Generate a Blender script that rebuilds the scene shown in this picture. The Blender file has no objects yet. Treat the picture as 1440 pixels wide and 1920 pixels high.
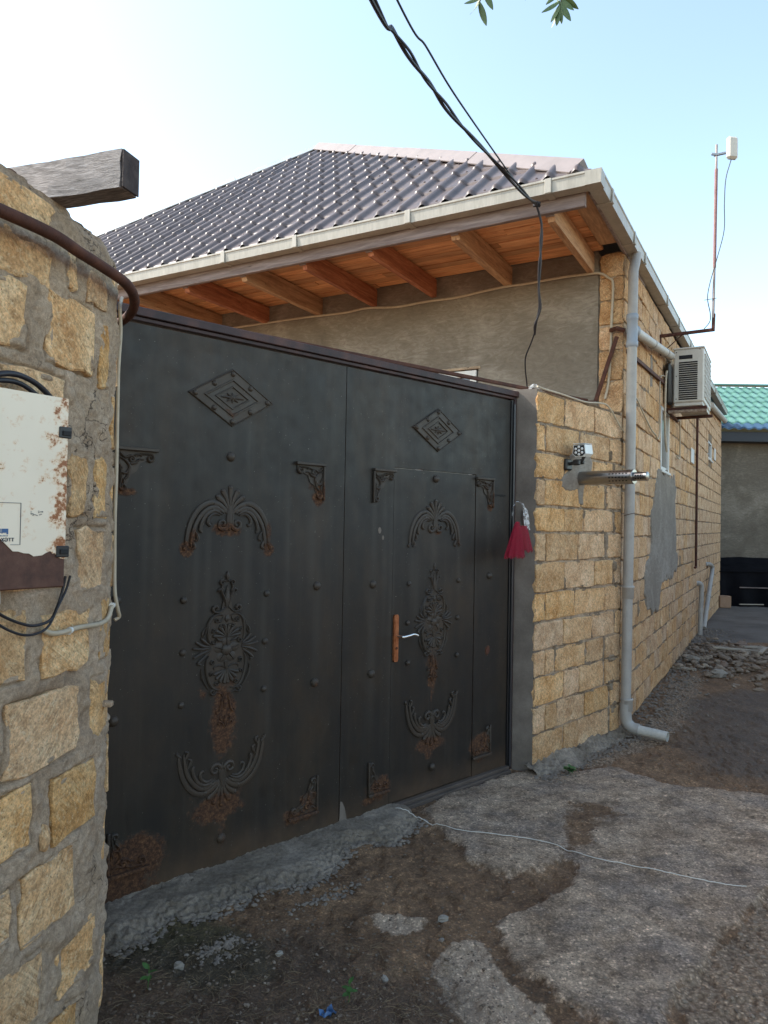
import bpy, math, random
import numpy as np
from mathutils import Matrix, Vector
R = math.radians
random.seed(11)
rs = np.random.RandomState(5)

# ------------------------------------------------------------------ camera, sky, sun, exposure
sc = bpy.context.scene
COL = sc.collection
cam_d = bpy.data.cameras.new('camera'); cam = bpy.data.objects.new('camera', cam_d); COL.objects.link(cam)
cam_d.sensor_fit = 'VERTICAL'; cam_d.sensor_height = 24.0; cam_d.lens = 24.0*1340/1920
cam_d.clip_start = 0.05; cam_d.clip_end = 1500
cam.matrix_world = Matrix.Translation((0, 0, 1.6)) @ Matrix.Rotation(R(90)+math.atan(21/1340), 4, 'X') @ Matrix.Rotation(R(1.0), 4, 'Z')
sc.camera = cam
SUN_AZ, SUN_EL = R(-80), R(43)          # azimuth measured from +Y towards +X
w = bpy.data.worlds.new('World'); sc.world = w; w.use_nodes = True
wn = w.node_tree.nodes; wl = w.node_tree.links; wn.clear()
sky = wn.new('ShaderNodeTexSky'); sky.sky_type = 'NISHITA'; sky.sun_disc = False
sky.sun_elevation = SUN_EL; sky.sun_rotation = SUN_AZ
sky.air_density = 0.8; sky.dust_density = 0.7; sky.ozone_density = 3.6; sky.altitude = 0
bg = wn.new('ShaderNodeBackground'); bg.inputs['Strength'].default_value = 0.15
wo = wn.new('ShaderNodeOutputWorld')
tint = wn.new('ShaderNodeMix'); tint.data_type = 'RGBA'; tint.blend_type = 'MULTIPLY'; tint.inputs[0].default_value = 1.0
tint.inputs[7].default_value = (1.18, .985, .715, 1)              # the camera's daylight white balance: neutral open shade
wl.new(sky.outputs[0], tint.inputs[6]); wl.new(tint.outputs[2], bg.inputs[0]); wl.new(bg.outputs[0], wo.inputs[0])
sd = bpy.data.lights.new('sun', 'SUN'); sun = bpy.data.objects.new('sun', sd); COL.objects.link(sun)
sd.energy = 2.0; sd.angle = R(0.53); sd.color = (1, .95, .87)
sdir = Vector((math.sin(SUN_AZ)*math.cos(SUN_EL), math.cos(SUN_AZ)*math.cos(SUN_EL), math.sin(SUN_EL)))
sun.rotation_euler = sdir.to_track_quat('Z', 'Y').to_euler()
sc.view_settings.view_transform = 'Standard'; sc.view_settings.look = 'None'
sc.view_settings.exposure = 2.12; sc.view_settings.gamma = 1.0

# ------------------------------------------------------------------ numpy noise
_T = rs.rand(256, 256)
def vn(x, y):
    x = np.asarray(x, float); y = np.asarray(y, float)
    xi = np.floor(x).astype(int); yi = np.floor(y).astype(int)
    fx = x-xi; fy = y-yi; fx = fx*fx*(3-2*fx); fy = fy*fy*(3-2*fy)
    a = _T[xi % 256, yi % 256]; b = _T[(xi+1) % 256, yi % 256]; c = _T[xi % 256, (yi+1) % 256]; d = _T[(xi+1) % 256, (yi+1) % 256]
    return (a*(1-fx)+b*fx)*(1-fy)+(c*(1-fx)+d*fx)*fy
def fbm(x, y, o=4):
    s = 0; a = .5; t = 0
    for i in range(o):
        s = s+a*vn(x*2**i+17.3*i, y*2**i+5.1*i); t += a; a *= .5
    return s/t-.5                                      # about -0.5 .. 0.5
def sstep(a, b, x):
    t = np.clip((x-a)/(b-a), 0, 1); return t*t*(3-2*t)
def cat(pts, n=6):
    c = np.array(pts, float)
    if len(c) < 3: return c
    P = np.vstack([2*c[0]-c[1], c, 2*c[-1]-c[-2]]); o = []
    for i in range(1, len(P)-2):
        t = np.linspace(0, 1, n, endpoint=False)[:, None]
        a, b, cc, d = P[i-1], P[i], P[i+1], P[i+2]
        o.append(.5*((2*b)+(-a+cc)*t+(2*a-5*b+4*cc-d)*t*t+(-a+3*b-3*cc+d)*t**3))
    return np.vstack(o+[c[-1:]])
def poly_sd(px, py, poly):                             # signed distance, positive inside
    poly = np.array(poly, float); d2 = np.full(px.shape, 1e9); ins = np.zeros(px.shape, bool)
    for i in range(len(poly)):
        ax, ay = poly[i]; bx, by = poly[(i+1) % len(poly)]
        ex, ey = bx-ax, by-ay
        t = np.clip(((px-ax)*ex+(py-ay)*ey)/(ex*ex+ey*ey+1e-12), 0, 1)
        d2 = np.minimum(d2, (px-ax-t*ex)**2+(py-ay-t*ey)**2)
        if ay != by:
            c = ((ay > py) != (by > py)) & (px < (bx-ax)*(py-ay)/(by-ay)+ax); ins ^= c
    d = np.sqrt(d2); return np.where(ins, d, -d)

# ------------------------------------------------------------------ object helpers
def tag(o, label=None, cat_=None, group=None, kind=None):
    if label: o['label'] = label
    if cat_: o['category'] = cat_
    if group: o['group'] = group
    if kind: o['kind'] = kind
    return o
def thing(name, label, cat_, loc=(0, 0, 0), rotz=0, group=None):
    o = bpy.data.objects.new(name, None); COL.objects.link(o); o.location = loc; o.rotation_euler = (0, 0, rotz)
    o.empty_display_size = .1
    return tag(o, label, cat_, group)
def mesh_obj(name, V, F, m=None, parent=None, smooth=False, loc=None, rotz=0, attr=None):
    me = bpy.data.meshes.new(name)
    V = np.asarray(V, float)
    if isinstance(F, np.ndarray) and F.ndim == 2:
        n = len(F); k = F.shape[1]
        me.vertices.add(len(V)); me.vertices.foreach_set('co', V.ravel())
        me.loops.add(n*k); me.loops.foreach_set('vertex_index', F.ravel().astype(np.int32))
        me.polygons.add(n); me.polygons.foreach_set('loop_start', np.arange(0, n*k, k, dtype=np.int32))
        me.polygons.foreach_set('loop_total', np.full(n, k, dtype=np.int32))
        me.update(calc_edges=True); me.validate()
    else:
        me.from_pydata([tuple(v) for v in V], [], [tuple(int(i) for i in f) for f in F]); me.update()
    if attr is not None:
        for an, av in attr.items():
            ca = me.color_attributes.new(an, 'FLOAT_COLOR', 'POINT')
            buf = np.ones((len(V), 4)); buf[:, :av.shape[1]] = av
            ca.data.foreach_set('color', buf.ravel())
    if m: me.materials.append(m)
    if smooth: me.polygons.foreach_set('use_smooth', [True]*len(me.polygons))
    o = bpy.data.objects.new(name, me); COL.objects.link(o)
    if parent: o.parent = parent
    if loc is not None: o.location = loc
    o.rotation_euler = (0, 0, rotz)
    return o
class MB:
    def __init__(s): s.v = []; s.f = []
    def add(s, V, F):
        b = len(s.v); s.v += [tuple(map(float, v)) for v in V]; s.f += [tuple(int(i)+b for i in f) for f in F]; return s
    def box(s, x0, x1, y0, y1, z0, z1, bev=0, M=None):
        if bev:
            V = []; b = bev
            for (x, y, z) in [(a, c, d) for a in (0, 1) for c in (0, 1) for d in (0, 1)]:
                X = (x0, x1)[x]; Y = (y0, y1)[y]; Z = (z0, z1)[z]
                sx = b*(1-2*x); sy = b*(1-2*y); sz = b*(1-2*z)
                V += [(X+sx, Y+sy, Z), (X+sx, Y, Z+sz), (X, Y+sy, Z+sz)]
            def i(x, y, z, k): return (x*4+y*2+z)*3+k
            F = [[i(0, 0, 0, 2), i(0, 0, 1, 2), i(0, 1, 1, 2), i(0, 1, 0, 2)], [i(1, 0, 0, 2), i(1, 1, 0, 2), i(1, 1, 1, 2), i(1, 0, 1, 2)],
                 [i(0, 0, 0, 1), i(1, 0, 0, 1), i(1, 0, 1, 1), i(0, 0, 1, 1)], [i(0, 1, 0, 1), i(0, 1, 1, 1), i(1, 1, 1, 1), i(1, 1, 0, 1)],
                 [i(0, 0, 0, 0), i(0, 1, 0, 0), i(1, 1, 0, 0), i(1, 0, 0, 0)], [i(0, 0, 1, 0), i(1, 0, 1, 0), i(1, 1, 1, 0), i(0, 1, 1, 0)]]
            for a in (0, 1):
                for c in (0, 1):
                    F += [[i(0, a, c, 0), i(1, a, c, 0), i(1, a, c, 1), i(0, a, c, 1)], [i(a, 0, c, 0), i(a, 1, c, 0), i(a, 1, c, 2), i(a, 0, c, 2)],
                          [i(a, c, 0, 1), i(a, c, 1, 1), i(a, c, 1, 2), i(a, c, 0, 2)]]
            for x in (0, 1):
                for y in (0, 1):
                    for z in (0, 1): F.append([i(x, y, z, 0), i(x, y, z, 1), i(x, y, z, 2)])
        else:
            V = [(x, y, z) for x in (x0, x1) for y in (y0, y1) for z in (z0, z1)]
            F = [(0, 1, 3, 2), (4, 6, 7, 5), (0, 4, 5, 1), (2, 3, 7, 6), (0, 2, 6, 4), (1, 5, 7, 3)]
        if M is not None: V = [M @ Vector(v) for v in V]
        return s.add(V, F)
    def bar(s, p, q, w, h, bev=0, up=(0, 0, 1)):        # box from p to q, w sideways, h along up
        p = Vector(p); q = Vector(q); d = (q-p); L = d.length; d.normalize()
        u = Vector(up); sx = d.cross(u)
        if sx.length < 1e-4: sx = d.cross(Vector((1, 0, 0)))
        sx.normalize(); u = sx.cross(d).normalized()
        M = Matrix(((d.x, sx.x, u.x, p.x), (d.y, sx.y, u.y, p.y), (d.z, sx.z, u.z, p.z), (0, 0, 0, 1)))
        return s.box(0, L, -w/2, w/2, -h/2, h/2, bev, M)
    def tube(s, pts, r, n=8, cap=True):
        P = [Vector(p) for p in pts]; k = len(P); rr = r if hasattr(r, '__len__') else [r]*k
        t = (P[1]-P[0]).normalized(); nrm = t.orthogonal().normalized(); V = []; F = []
        for i in range(k):
            tt = (P[min(i+1, k-1)]-P[max(i-1, 0)]).normalized()
            q = t.rotation_difference(tt); nrm = (q @ nrm); nrm = (nrm-tt*nrm.dot(tt)).normalized(); t = tt; b = t.cross(nrm)
            for j in range(n):
                a = 2*math.pi*j/n; V.append(P[i]+(nrm*math.cos(a)+b*math.sin(a))*rr[i])
        for i in range(k-1):
            for j in range(n):
                F.append((i*n+j, i*n+(j+1) % n, (i+1)*n+(j+1) % n, (i+1)*n+j))
        if cap: F.append(tuple(range(n-1, -1, -1))); F.append(tuple(range((k-1)*n, k*n)))
        return s.add(V, F)
    def lathe(s, prof, c=(0, 0, 0), axis=(0, 0, 1), n=12):   # prof: (r, along axis)
        ax = Vector(axis).normalized(); a = ax.orthogonal().normalized(); b = ax.cross(a); V = []; F = []; c = Vector(c)
        for r, h in prof:
            for j in range(n):
                t = 2*math.pi*j/n; V.append(c+ax*h+(a*math.cos(t)+b*math.sin(t))*r)
        for i in range(len(prof)-1):
            for j in range(n): F.append((i*n+j, i*n+(j+1) % n, (i+1)*n+(j+1) % n, (i+1)*n+j))
        return s.add(V, F)
    def dome(s, c, r, axis, h=None, n=10):
        h = r if h is None else h
        return s.lathe([(r*math.cos(a), h*math.sin(a)) for a in [0, .35, .75, 1.15, 1.55]], c, axis, n)
    def stroke(s, pts, wd, ht, y0=0.0, smooth=4):         # raised half round ribbon on the plane y = y0, facing -y
        P = cat(pts, smooth) if smooth > 1 else np.array(pts, float); k = len(P)
        if hasattr(wd, '__len__'): W = np.interp(np.linspace(0, 1, k), np.linspace(0, 1, len(wd)), wd)
        else: W = np.full(k, wd)
        W = W*1.18
        T = np.gradient(P, axis=0); T /= np.linalg.norm(T, axis=1)[:, None]+1e-9; N = np.c_[-T[:, 1], T[:, 0]]
        V = []; F = []
        for i in range(k):
            hh = ht*(min(1, W[i]/(max(W)+1e-9)))**.6
            for a, b in ((-1, 0), (-.72, .7), (0, 1), (.72, .7), (1, 0)):
                V.append((P[i, 0]+N[i, 0]*a*W[i]/2, y0-hh*b, P[i, 1]+N[i, 1]*a*W[i]/2))
        for i in range(k-1):
            for j in range(4): F.append((i*5+j, i*5+j+1, i*5+j+6, i*5+j+5))
        return s.add(V, F)
    def prism(s, poly, y0, y1):                           # polygon in x,z extruded from y0 to y1
        n = len(poly); V = [(x, y0, z) for x, z in poly]+[(x, y1, z) for x, z in poly]
        F = [tuple(range(n)), tuple(range(2*n-1, n-1, -1))]+[(i, i+n, (i+1) % n+n, (i+1) % n) for i in range(n)]
        return s.add(V, F)
    def obj(s, name, m, parent=None, smooth=False, loc=None, rotz=0):
        o = mesh_obj(name, s.v, s.f, m, parent, smooth, loc, rotz)
        if smooth:
            try: o.data.set_sharp_from_angle(angle=R(50))
            except Exception: pass
        return o
def copy_obj(o, parent=None):
    c = o.copy(); COL.objects.link(c); c.parent = parent; return c

# ------------------------------------------------------------------ materials
def nt(name):
    m = bpy.data.materials.new(name); m.use_nodes = True; t = m.node_tree; t.nodes.clear()
    out = t.nodes.new('ShaderNodeOutputMaterial'); b = t.nodes.new('ShaderNodeBsdfPrincipled'); t.links.new(b.outputs[0], out.inputs[0])
    return m, t, b
class NB:
    def __init__(s, t): s.t = t
    def n(s, k, **kw):
        x = s.t.nodes.new('ShaderNode'+k)
        for a, b in kw.items(): setattr(x, a, b)
        return x
    def l(s, a, b): s.t.links.new(a, b)
    def coord(s, kind='Object'):
        if kind == 'pos': return s.n('NewGeometry').outputs['Position']
        return s.n('TexCoord').outputs[kind]
    def mapping(s, v, scale=(1, 1, 1), rot=(0, 0, 0), loc=(0, 0, 0)):
        m = s.n('Mapping'); s.l(v, m.inputs[0]); m.inputs['Scale'].default_value = scale; m.inputs['Rotation'].default_value = rot; m.inputs['Location'].default_value = loc; return m.outputs[0]
    def noise(s, v, scale, detail=4, rough=.55, dist=0):
        m = s.n('TexNoise'); s.l(v, m.inputs['Vector']); m.inputs['Scale'].default_value = scale; m.inputs['Detail'].default_value = detail
        m.inputs['Roughness'].default_value = rough; m.inputs['Distortion'].default_value = dist; return m.outputs['Fac']
    def vor(s, v, scale, feat='F1'):
        m = s.n('TexVoronoi'); m.feature = feat; s.l(v, m.inputs['Vector']); m.inputs['Scale'].default_value = scale; return m.outputs['Distance']
    def ramp(s, f, stops):
        m = s.n('ValToRGB'); s.l(f, m.inputs[0]); e = m.color_ramp.elements
        while len(e) < len(stops): e.new(.5)
        for i, (p, c) in enumerate(stops):
            e[i].position = p; e[i].color = (c, c, c, 1) if not hasattr(c, '__len__') else (*c, 1)
        return m.outputs[0]
    def mix(s, f, a, b, mode='MIX'):
        m = s.n('Mix'); m.data_type = 'RGBA'; m.blend_type = mode
        for inp, v in ((m.inputs[0], f), (m.inputs[6], a), (m.inputs[7], b)):
            if hasattr(v, 'links'): s.l(v, inp)
            elif hasattr(v, '__len__'): inp.default_value = (*v, 1) if len(v) == 3 else v
            else: inp.default_value = v if inp == m.inputs[0] else (v, v, v, 1)
        return m.outputs[2]
    def math(s, op, a, b=0, clamp=False):
        m = s.n('Math'); m.operation = op; m.use_clamp = clamp
        for i, v in enumerate((a, b)):
            if hasattr(v, 'links'): s.l(v, m.inputs[i])
            else: m.inputs[i].default_value = v
        return m.outputs[0]
    def bump(s, h, strength, dist=.01, nrm=None):
        m = s.n('Bump'); s.l(h, m.inputs['Height']); m.inputs['Strength'].default_value = strength; m.inputs['Distance'].default_value = dist
        if nrm: s.l(nrm, m.inputs['Normal'])
        return m.outputs[0]
def simple(name, cols, scale=3, rough=.7, metal=0, bump=.3, bscale=60, stretch=(1, 1, 1), coord='Object', rnd=0.0, bdist=.004, spec=None, grain=.25, spots=None, roughvar=0, detail=6):
    m, t, b = nt(name); N = NB(t); v = N.coord(coord)
    oi = N.n('ObjectInfo').outputs['Random']
    off = N.n('CombineXYZ'); N.l(N.math('MULTIPLY', oi, 37.0), off.inputs[0]); N.l(N.math('MULTIPLY', oi, 91.0), off.inputs[2])
    va = N.n('VectorMath'); va.operation = 'ADD'; N.l(v, va.inputs[0]); N.l(off.outputs[0], va.inputs[1])
    v = N.mapping(va.outputs[0] if coord == 'Object' else v, stretch)
    k = len(cols)
    base = N.ramp(N.noise(v, scale, detail, .6), [(.28+.44*i/max(1, k-1), c) for i, c in enumerate(cols)])
    g = N.noise(v, bscale, 5, .7)
    base = N.mix(grain, base, N.ramp(g, [(.3, .55), (.7, 1.35)]), 'MULTIPLY') if grain else base
    if spots:                                              # (colour, scale, threshold)
        f = N.ramp(N.noise(v, spots[1], 6, .7), [(spots[2], 0.0), (spots[2]+.06, 1.0)])
        base = N.mix(f, base, spots[0])
    if rnd:
        hv = N.n('HueSaturation'); N.l(base, hv.inputs['Color']); N.l(N.math('ADD', N.math('MULTIPLY', oi, 2*rnd), 1-rnd), hv.inputs['Value']); base = hv.outputs[0]
    N.l(base, b.inputs['Base Color'])
    b.inputs['Roughness'].default_value = rough; b.inputs['Metallic'].default_value = metal
    if roughvar: N.l(N.ramp(N.noise(v, scale*2, 4), [(.3, max(0, rough-roughvar)), (.7, min(1, rough+roughvar))]), b.inputs['Roughness'])
    if spec is not None: b.inputs['Specular IOR Level'].default_value = spec
    if bump: N.l(N.bump(g, bump, bdist), b.inputs['Normal'])
    return m
def flat(name, c, rough=.6, metal=0):
    m, t, b = nt(name); b.inputs['Base Color'].default_value = (*c, 1); b.inputs['Roughness'].default_value = rough; b.inputs['Metallic'].default_value = metal; return m

def stone_mat(name, c0, c1, c2, c3, gscale=110):
    m, t, b = nt(name); N = NB(t); v0 = N.coord('Object'); oi = N.n('ObjectInfo').outputs['Random']
    off = N.n('CombineXYZ'); N.l(N.math('MULTIPLY', oi, 37.0), off.inputs[0]); N.l(N.math('MULTIPLY', oi, 91.0), off.inputs[2])
    va = N.n('VectorMath'); va.operation = 'ADD'; N.l(v0, va.inputs[0]); N.l(off.outputs[0], va.inputs[1]); v = va.outputs[0]
    big = N.noise(v, 7, 5, .6)
    base = N.ramp(big, [(.28, c0), (.45, c1), (.58, c2), (.75, c3)])
    # saw marks: stretched noise rotated in the face of the block, the tilt differing from block to block
    vr = N.n('VectorRotate'); vr.rotation_type = 'Y_AXIS'; N.l(v, vr.inputs['Vector'])
    sel = N.ramp(oi, [(.49, -.62), (.50, .0)]) if False else None
    ang = N.math('ADD', N.math('MULTIPLY', N.math('GREATER_THAN', N.math('FRACT', N.math('MULTIPLY', oi, 7.3)), .72), 1.5), N.math('SUBTRACT', N.math('MULTIPLY', oi, .35), .85))
    N.l(ang, vr.inputs['Angle'])
    sv = N.mapping(vr.outputs[0], (9, 20, 125))
    saw = N.noise(sv, 1.0, 3, .6, .35)
    patch = N.ramp(N.noise(v, 9, 3, .5), [(.42, 0.0), (.6, 1.0)])
    sawm = N.math('MULTIPLY', N.ramp(saw, [(.52, 0.0), (.7, 1.0)]), patch)
    base = N.mix(N.math('MULTIPLY', sawm, .75), base, (.72, .56, .33)); base = N.mix(N.math('MULTIPLY', N.math('MULTIPLY', N.ramp(saw, [(.34, 1.0), (.46, 0.0)]), patch), .55), base, (.22, .12, .045))
    g = N.noise(v, gscale, 6, .75)
    g2_ = N.noise(v, 48, 5, .7)
    base = N.mix(.7, base, N.ramp(g, [(.34, .45), (.5, 1.0), (.66, 1.5)]), 'MULTIPLY'); base = N.mix(.5, base, N.ramp(g2_, [(.36, .5), (.5, 1.0), (.64, 1.4)]), 'MULTIPLY')
    fl = N.ramp(N.noise(v, 75, 3, .7), [(.56, 0.0), (.66, 1.0)]); base = N.mix(N.math('MULTIPLY', fl, .55), base, (.78, .62, .40))
    pits = N.ramp(N.vor(v, 85), [(.0, 0.0), (.22, 1.0)])
    pm = N.ramp(N.noise(v, 14, 4, .6), [(.45, 1.0), (.62, 0.0)])
    pits = N.math('MAXIMUM', pits, pm)
    base = N.mix(N.math('SUBTRACT', 1.0, pits, True), base, (.13, .08, .035))
    hv = N.n('HueSaturation'); N.l(base, hv.inputs['Color'])
    N.l(N.math('ADD', N.math('MULTIPLY', oi, .24), .85), hv.inputs['Value'])
    N.l(N.math('ADD', N.math('MULTIPLY', N.math('FRACT', N.math('MULTIPLY', oi, 13.7)), .22), .88), hv.inputs['Saturation'])
    N.l(hv.outputs[0], b.inputs['Base Color']); b.inputs['Roughness'].default_value = .93; b.inputs['Specular IOR Level'].default_value = .2
    h = N.math('ADD', N.math('MULTIPLY', g, .8), N.math('ADD', N.math('MULTIPLY', saw, 1.0), N.math('ADD', N.math('MULTIPLY', pits, .5), N.math('ADD', N.math('MULTIPLY', g2_, .8), N.math('MULTIPLY', big, .6)))))
    N.l(N.bump(h, .85, .008), b.inputs['Normal'])
    return m
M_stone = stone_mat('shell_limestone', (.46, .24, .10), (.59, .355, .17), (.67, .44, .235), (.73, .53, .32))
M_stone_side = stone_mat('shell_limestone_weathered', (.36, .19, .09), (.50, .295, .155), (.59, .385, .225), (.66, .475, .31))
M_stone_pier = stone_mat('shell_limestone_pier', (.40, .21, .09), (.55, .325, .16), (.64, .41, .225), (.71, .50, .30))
def mortar_mat(name, a, b_, c, bs=.8):
    m, t, b = nt(name); N = NB(t); v = N.coord('Object')
    big = N.noise(v, 4, 6, .65); g = N.noise(v, 230, 5, .8)
    base = N.ramp(big, [(.3, a), (.5, b_), (.72, c)])
    base = N.mix(.7, base, N.ramp(g, [(.3, .55), (.7, 1.4)]), 'MULTIPLY')
    wv = N.n('VectorMath'); wv.operation = 'MULTIPLY_ADD'; nz_ = N.n('TexNoise'); N.l(v, nz_.inputs['Vector']); nz_.inputs['Scale'].default_value = 9; nz_.inputs['Detail'].default_value = 6
    N.l(nz_.outputs['Color'], wv.inputs[0]); wv.inputs[1].default_value = (.25, .25, .25); N.l(v, wv.inputs[2])
    cr = N.ramp(N.vor(wv.outputs[0], 5, 'DISTANCE_TO_EDGE'), [(.0, 0.0), (.010, 1.0)])
    crm = N.math('MAXIMUM', cr, N.ramp(N.noise(v, 2.6, 3), [(.42, 0.0), (.46, 1.0)]))
    base = N.mix(crm, (.05, .04, .035), base)
    N.l(base, b.inputs['Base Color']); b.inputs['Roughness'].default_value = .95; b.inputs['Specular IOR Level'].default_value = .15
    g3_ = N.noise(v, 60, 6, .8); base2 = N.mix(.55, base, N.ramp(g3_, [(.36, .5), (.5, 1.0), (.66, 1.45)]), 'MULTIPLY'); N.l(base2, b.inputs['Base Color'])
    h = N.math('ADD', N.math('MULTIPLY', g, .35), N.math('ADD', N.math('MULTIPLY', g3_, 1.3), N.math('MULTIPLY', crm, .6)))
    N.l(N.bump(h, bs, .008), b.inputs['Normal']); return m
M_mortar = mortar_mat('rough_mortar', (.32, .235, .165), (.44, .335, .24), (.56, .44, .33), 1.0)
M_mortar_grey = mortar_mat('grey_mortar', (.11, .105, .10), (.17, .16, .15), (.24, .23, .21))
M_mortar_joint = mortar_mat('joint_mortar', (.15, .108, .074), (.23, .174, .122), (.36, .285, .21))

def plaster_mat(name, a, b_, c, swirl=True):
    m, t, b = nt(name); N = NB(t); v = N.coord('Object')
    n1 = N.noise(v, 1.3, 6, .6, 1.2); n2 = N.noise(N.mapping(v, (1, 1, 3)), 6, 6, .7, 2.5)
    f = N.math('ADD', N.math('MULTIPLY', n1, .55), N.math('MULTIPLY', n2, .45))
    base = N.ramp(f, [(.34, a), (.5, b_), (.64, c)])
    g = N.noise(v, 160, 4, .7); base = N.mix(.3, base, N.ramp(g, [(.3, .7), (.7, 1.25)]), 'MULTIPLY')
    N.l(base, b.inputs['Base Color']); b.inputs['Roughness'].default_value = .88; b.inputs['Specular IOR Level'].default_value = .25
    h = N.math('ADD', N.math('MULTIPLY', N.noise(v, 3.2, 3, .5, 3.5), 1.0), N.math('MULTIPLY', g, .03))
    N.l(N.bump(h, .35, .02), b.inputs['Normal']); return m
M_plaster = plaster_mat('grey_plaster', (.135, .112, .085), (.195, .168, .135), (.30, .268, .225))
M_patch = plaster_mat('smooth_cement_patch', (.155, .128, .10), (.215, .182, .148), (.31, .275, .235))
M_plaster_dark = plaster_mat('weathered_grey_render', (.105, .086, .066), (.15, .127, .10), (.25, .215, .175))
M_post = simple('cement_post', [(.105, .085, .070), (.145, .119, .098), (.20, .168, .142)], 5, .9, bump=.25, bscale=90)

def wood_mat(name, cs, rnd=.22, stretch=(1.2, 14, 14)):
    m, t, b = nt(name); N = NB(t); v0 = N.coord('Object'); oi = N.n('ObjectInfo').outputs['Random']
    off = N.n('CombineXYZ'); N.l(N.math('MULTIPLY', oi, 37.0), off.inputs[0]); N.l(N.math('MULTIPLY', oi, 91.0), off.inputs[2])
    va = N.n('VectorMath'); va.operation = 'ADD'; N.l(v0, va.inputs[0]); N.l(off.outputs[0], va.inputs[1])
    v = N.mapping(va.outputs[0], stretch); g = N.noise(v, 2.2, 8, .65, .8)
    base = N.ramp(g, [(.3, cs[0]), (.48, cs[1]), (.68, cs[2])])
    fine = N.noise(N.mapping(va.outputs[0], (stretch[0]*3, stretch[1]*6, stretch[2]*6)), 2, 4, .6)
    base = N.mix(.5, base, N.ramp(fine, [(.3, .55), (.7, 1.3)]), 'MULTIPLY')
    kn = N.ramp(N.vor(N.mapping(va.outputs[0], (2.2, 7, 7)), 1.6), [(.03, 1.0), (.09, 0.0)])
    base = N.mix(N.math('MULTIPLY', kn, .75), base, (cs[0][0]*.3, cs[0][1]*.3, cs[0][2]*.3))
    hv = N.n('HueSaturation'); N.l(base, hv.inputs['Color']); N.l(N.math('ADD', N.math('MULTIPLY', oi, 2*rnd), 1-rnd), hv.inputs['Value'])
    N.l(hv.outputs[0], b.inputs['Base Color']); b.inputs['Roughness'].default_value = .72
    N.l(N.bump(N.math('ADD', g, fine), .45, .003), b.inputs['Normal']); return m
M_rafter_red = wood_mat('red_stained_rafter_wood', [(.19, .055, .028), (.34, .115, .052), (.48, .20, .095)], .1, (14, 1.2, 14))
M_rafter_tan = wood_mat('tan_rafter_wood', [(.25, .13, .066), (.41, .23, .12), (.54, .34, .19)], .1, (14, 1.2, 14))
M_plank = wood_mat('soffit_plank_wood', [(.40, .16, .068), (.60, .275, .12), (.74, .42, .21)], .30)
M_oldwood = wood_mat('weathered_board_wood', [(.12, .088, .080), (.19, .142, .13), (.28, .225, .215)], .1)
M_beam = wood_mat('grey_sawn_beam_wood', [(.06, .05, .05), (.16, .14, .135), (.34, .31, .305)], .1, (8, 70, 70))
M_rust = simple('rusty_steel', [(.035, .014, .01), (.075, .026, .016), (.12, .045, .024)], 14, .75, .3, bump=.5, bscale=120)
M_rust_dark = simple('dark_primer_rust_steel', [(.020, .013, .014), (.040, .020, .020), (.08, .034, .027)], 9, .55, .3, bump=.25, bscale=140, spots=((.14, .12, .10), 60, .70))
M_pvc = simple('grey_pvc', [(.27, .255, .235), (.33, .31, .285), (.37, .345, .315)], 6, .5, bump=.04, bscale=60, grain=.12, spots=((.10, .09, .08), 22, .71))
M_pvc_white = simple('dusty_white_pvc', [(.42, .40, .36), (.52, .50, .46)], 10, .55, bump=.1, bscale=60, grain=.3, spots=((.15, .12, .09), 70, .66))
M_gutter = simple('cream_painted_gutter', [(.29, .27, .23), (.36, .34, .295), (.41, .385, .34)], 5, .42, bump=.03, bscale=40, grain=.25, stretch=(2, 2, .3), spots=((.30, .27, .22), 12, .68))
M_cap = simple('brown_pink_ridge_metal', [(.16, .135, .13), (.22, .185, .18)], 4, .5, .0, bump=.02, grain=.1)
M_eave_metal = simple('pale_roof_trim_metal', [(.30, .35, .38), (.42, .46, .48)], 4, .4, .3, bump=.02, grain=.1)
M_tile = simple('brown_coated_roof_metal', [(.075, .058, .056), (.105, .082, .078), (.135, .106, .10)], 5, .40, .0, bump=.04, bscale=30, grain=.2, spots=((.05, .035, .03), 55, .70), spec=.5, rnd=.13)
M_green = simple('green_coated_roof_metal', [(.07, .17, .135), (.11, .24, .195)], 3, .35, .1, bump=.03, grain=.1, spec=.6)
M_blue = simple('blue_coated_roof_metal', [(.025, .06, .11), (.035, .08, .14)], 3, .35, .1, bump=.03, grain=.1)
M_black = flat('black_plastic', (.012, .012, .013), .45)
M_cable = flat('black_cable_sheath', (.012, .012, .018), .5)
M_beige = simple('beige_cable_sheath', [(.36, .30, .215), (.47, .40, .30)], 20, .55, bump=.05, grain=.15)
M_white = simple('white_plastic', [(.62, .62, .60), (.72, .72, .70)], 6, .4, bump=.02, grain=.08)
M_acwhite = simple('cream_enamelled_sheet', [(.46, .43, .37), (.53, .50, .44), (.58, .55, .49)], 5, .42, bump=.02, grain=.15, spots=((.30, .20, .12), 30, .72))
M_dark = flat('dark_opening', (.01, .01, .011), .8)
M_steel = simple('brushed_stainless_steel', [(.25, .235, .22), (.36, .345, .33)], 8, .28, .95, bump=.05, bscale=20, stretch=(60, 60, 2), grain=.1)
M_handle = flat('polished_lever_metal', (.75, .74, .72), .22, 1)
M_copper = simple('rusty_copper_plate', [(.20, .06, .02), (.33, .11, .04), (.42, .17, .07)], 30, .5, .4, bump=.25, bscale=90)
M_glass, _t, _b = nt('window_glass'); _b.inputs['Base Color'].default_value = (.07, .075, .08, 1); _b.inputs['Roughness'].default_value = .08; _b.inputs['Specular IOR Level'].default_value = .8
M_glass2, _t, _b = nt('frosted_window_glass'); _b.inputs['Base Color'].default_value = (.20, .19, .175, 1); _b.inputs['Roughness'].default_value = .25
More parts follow.
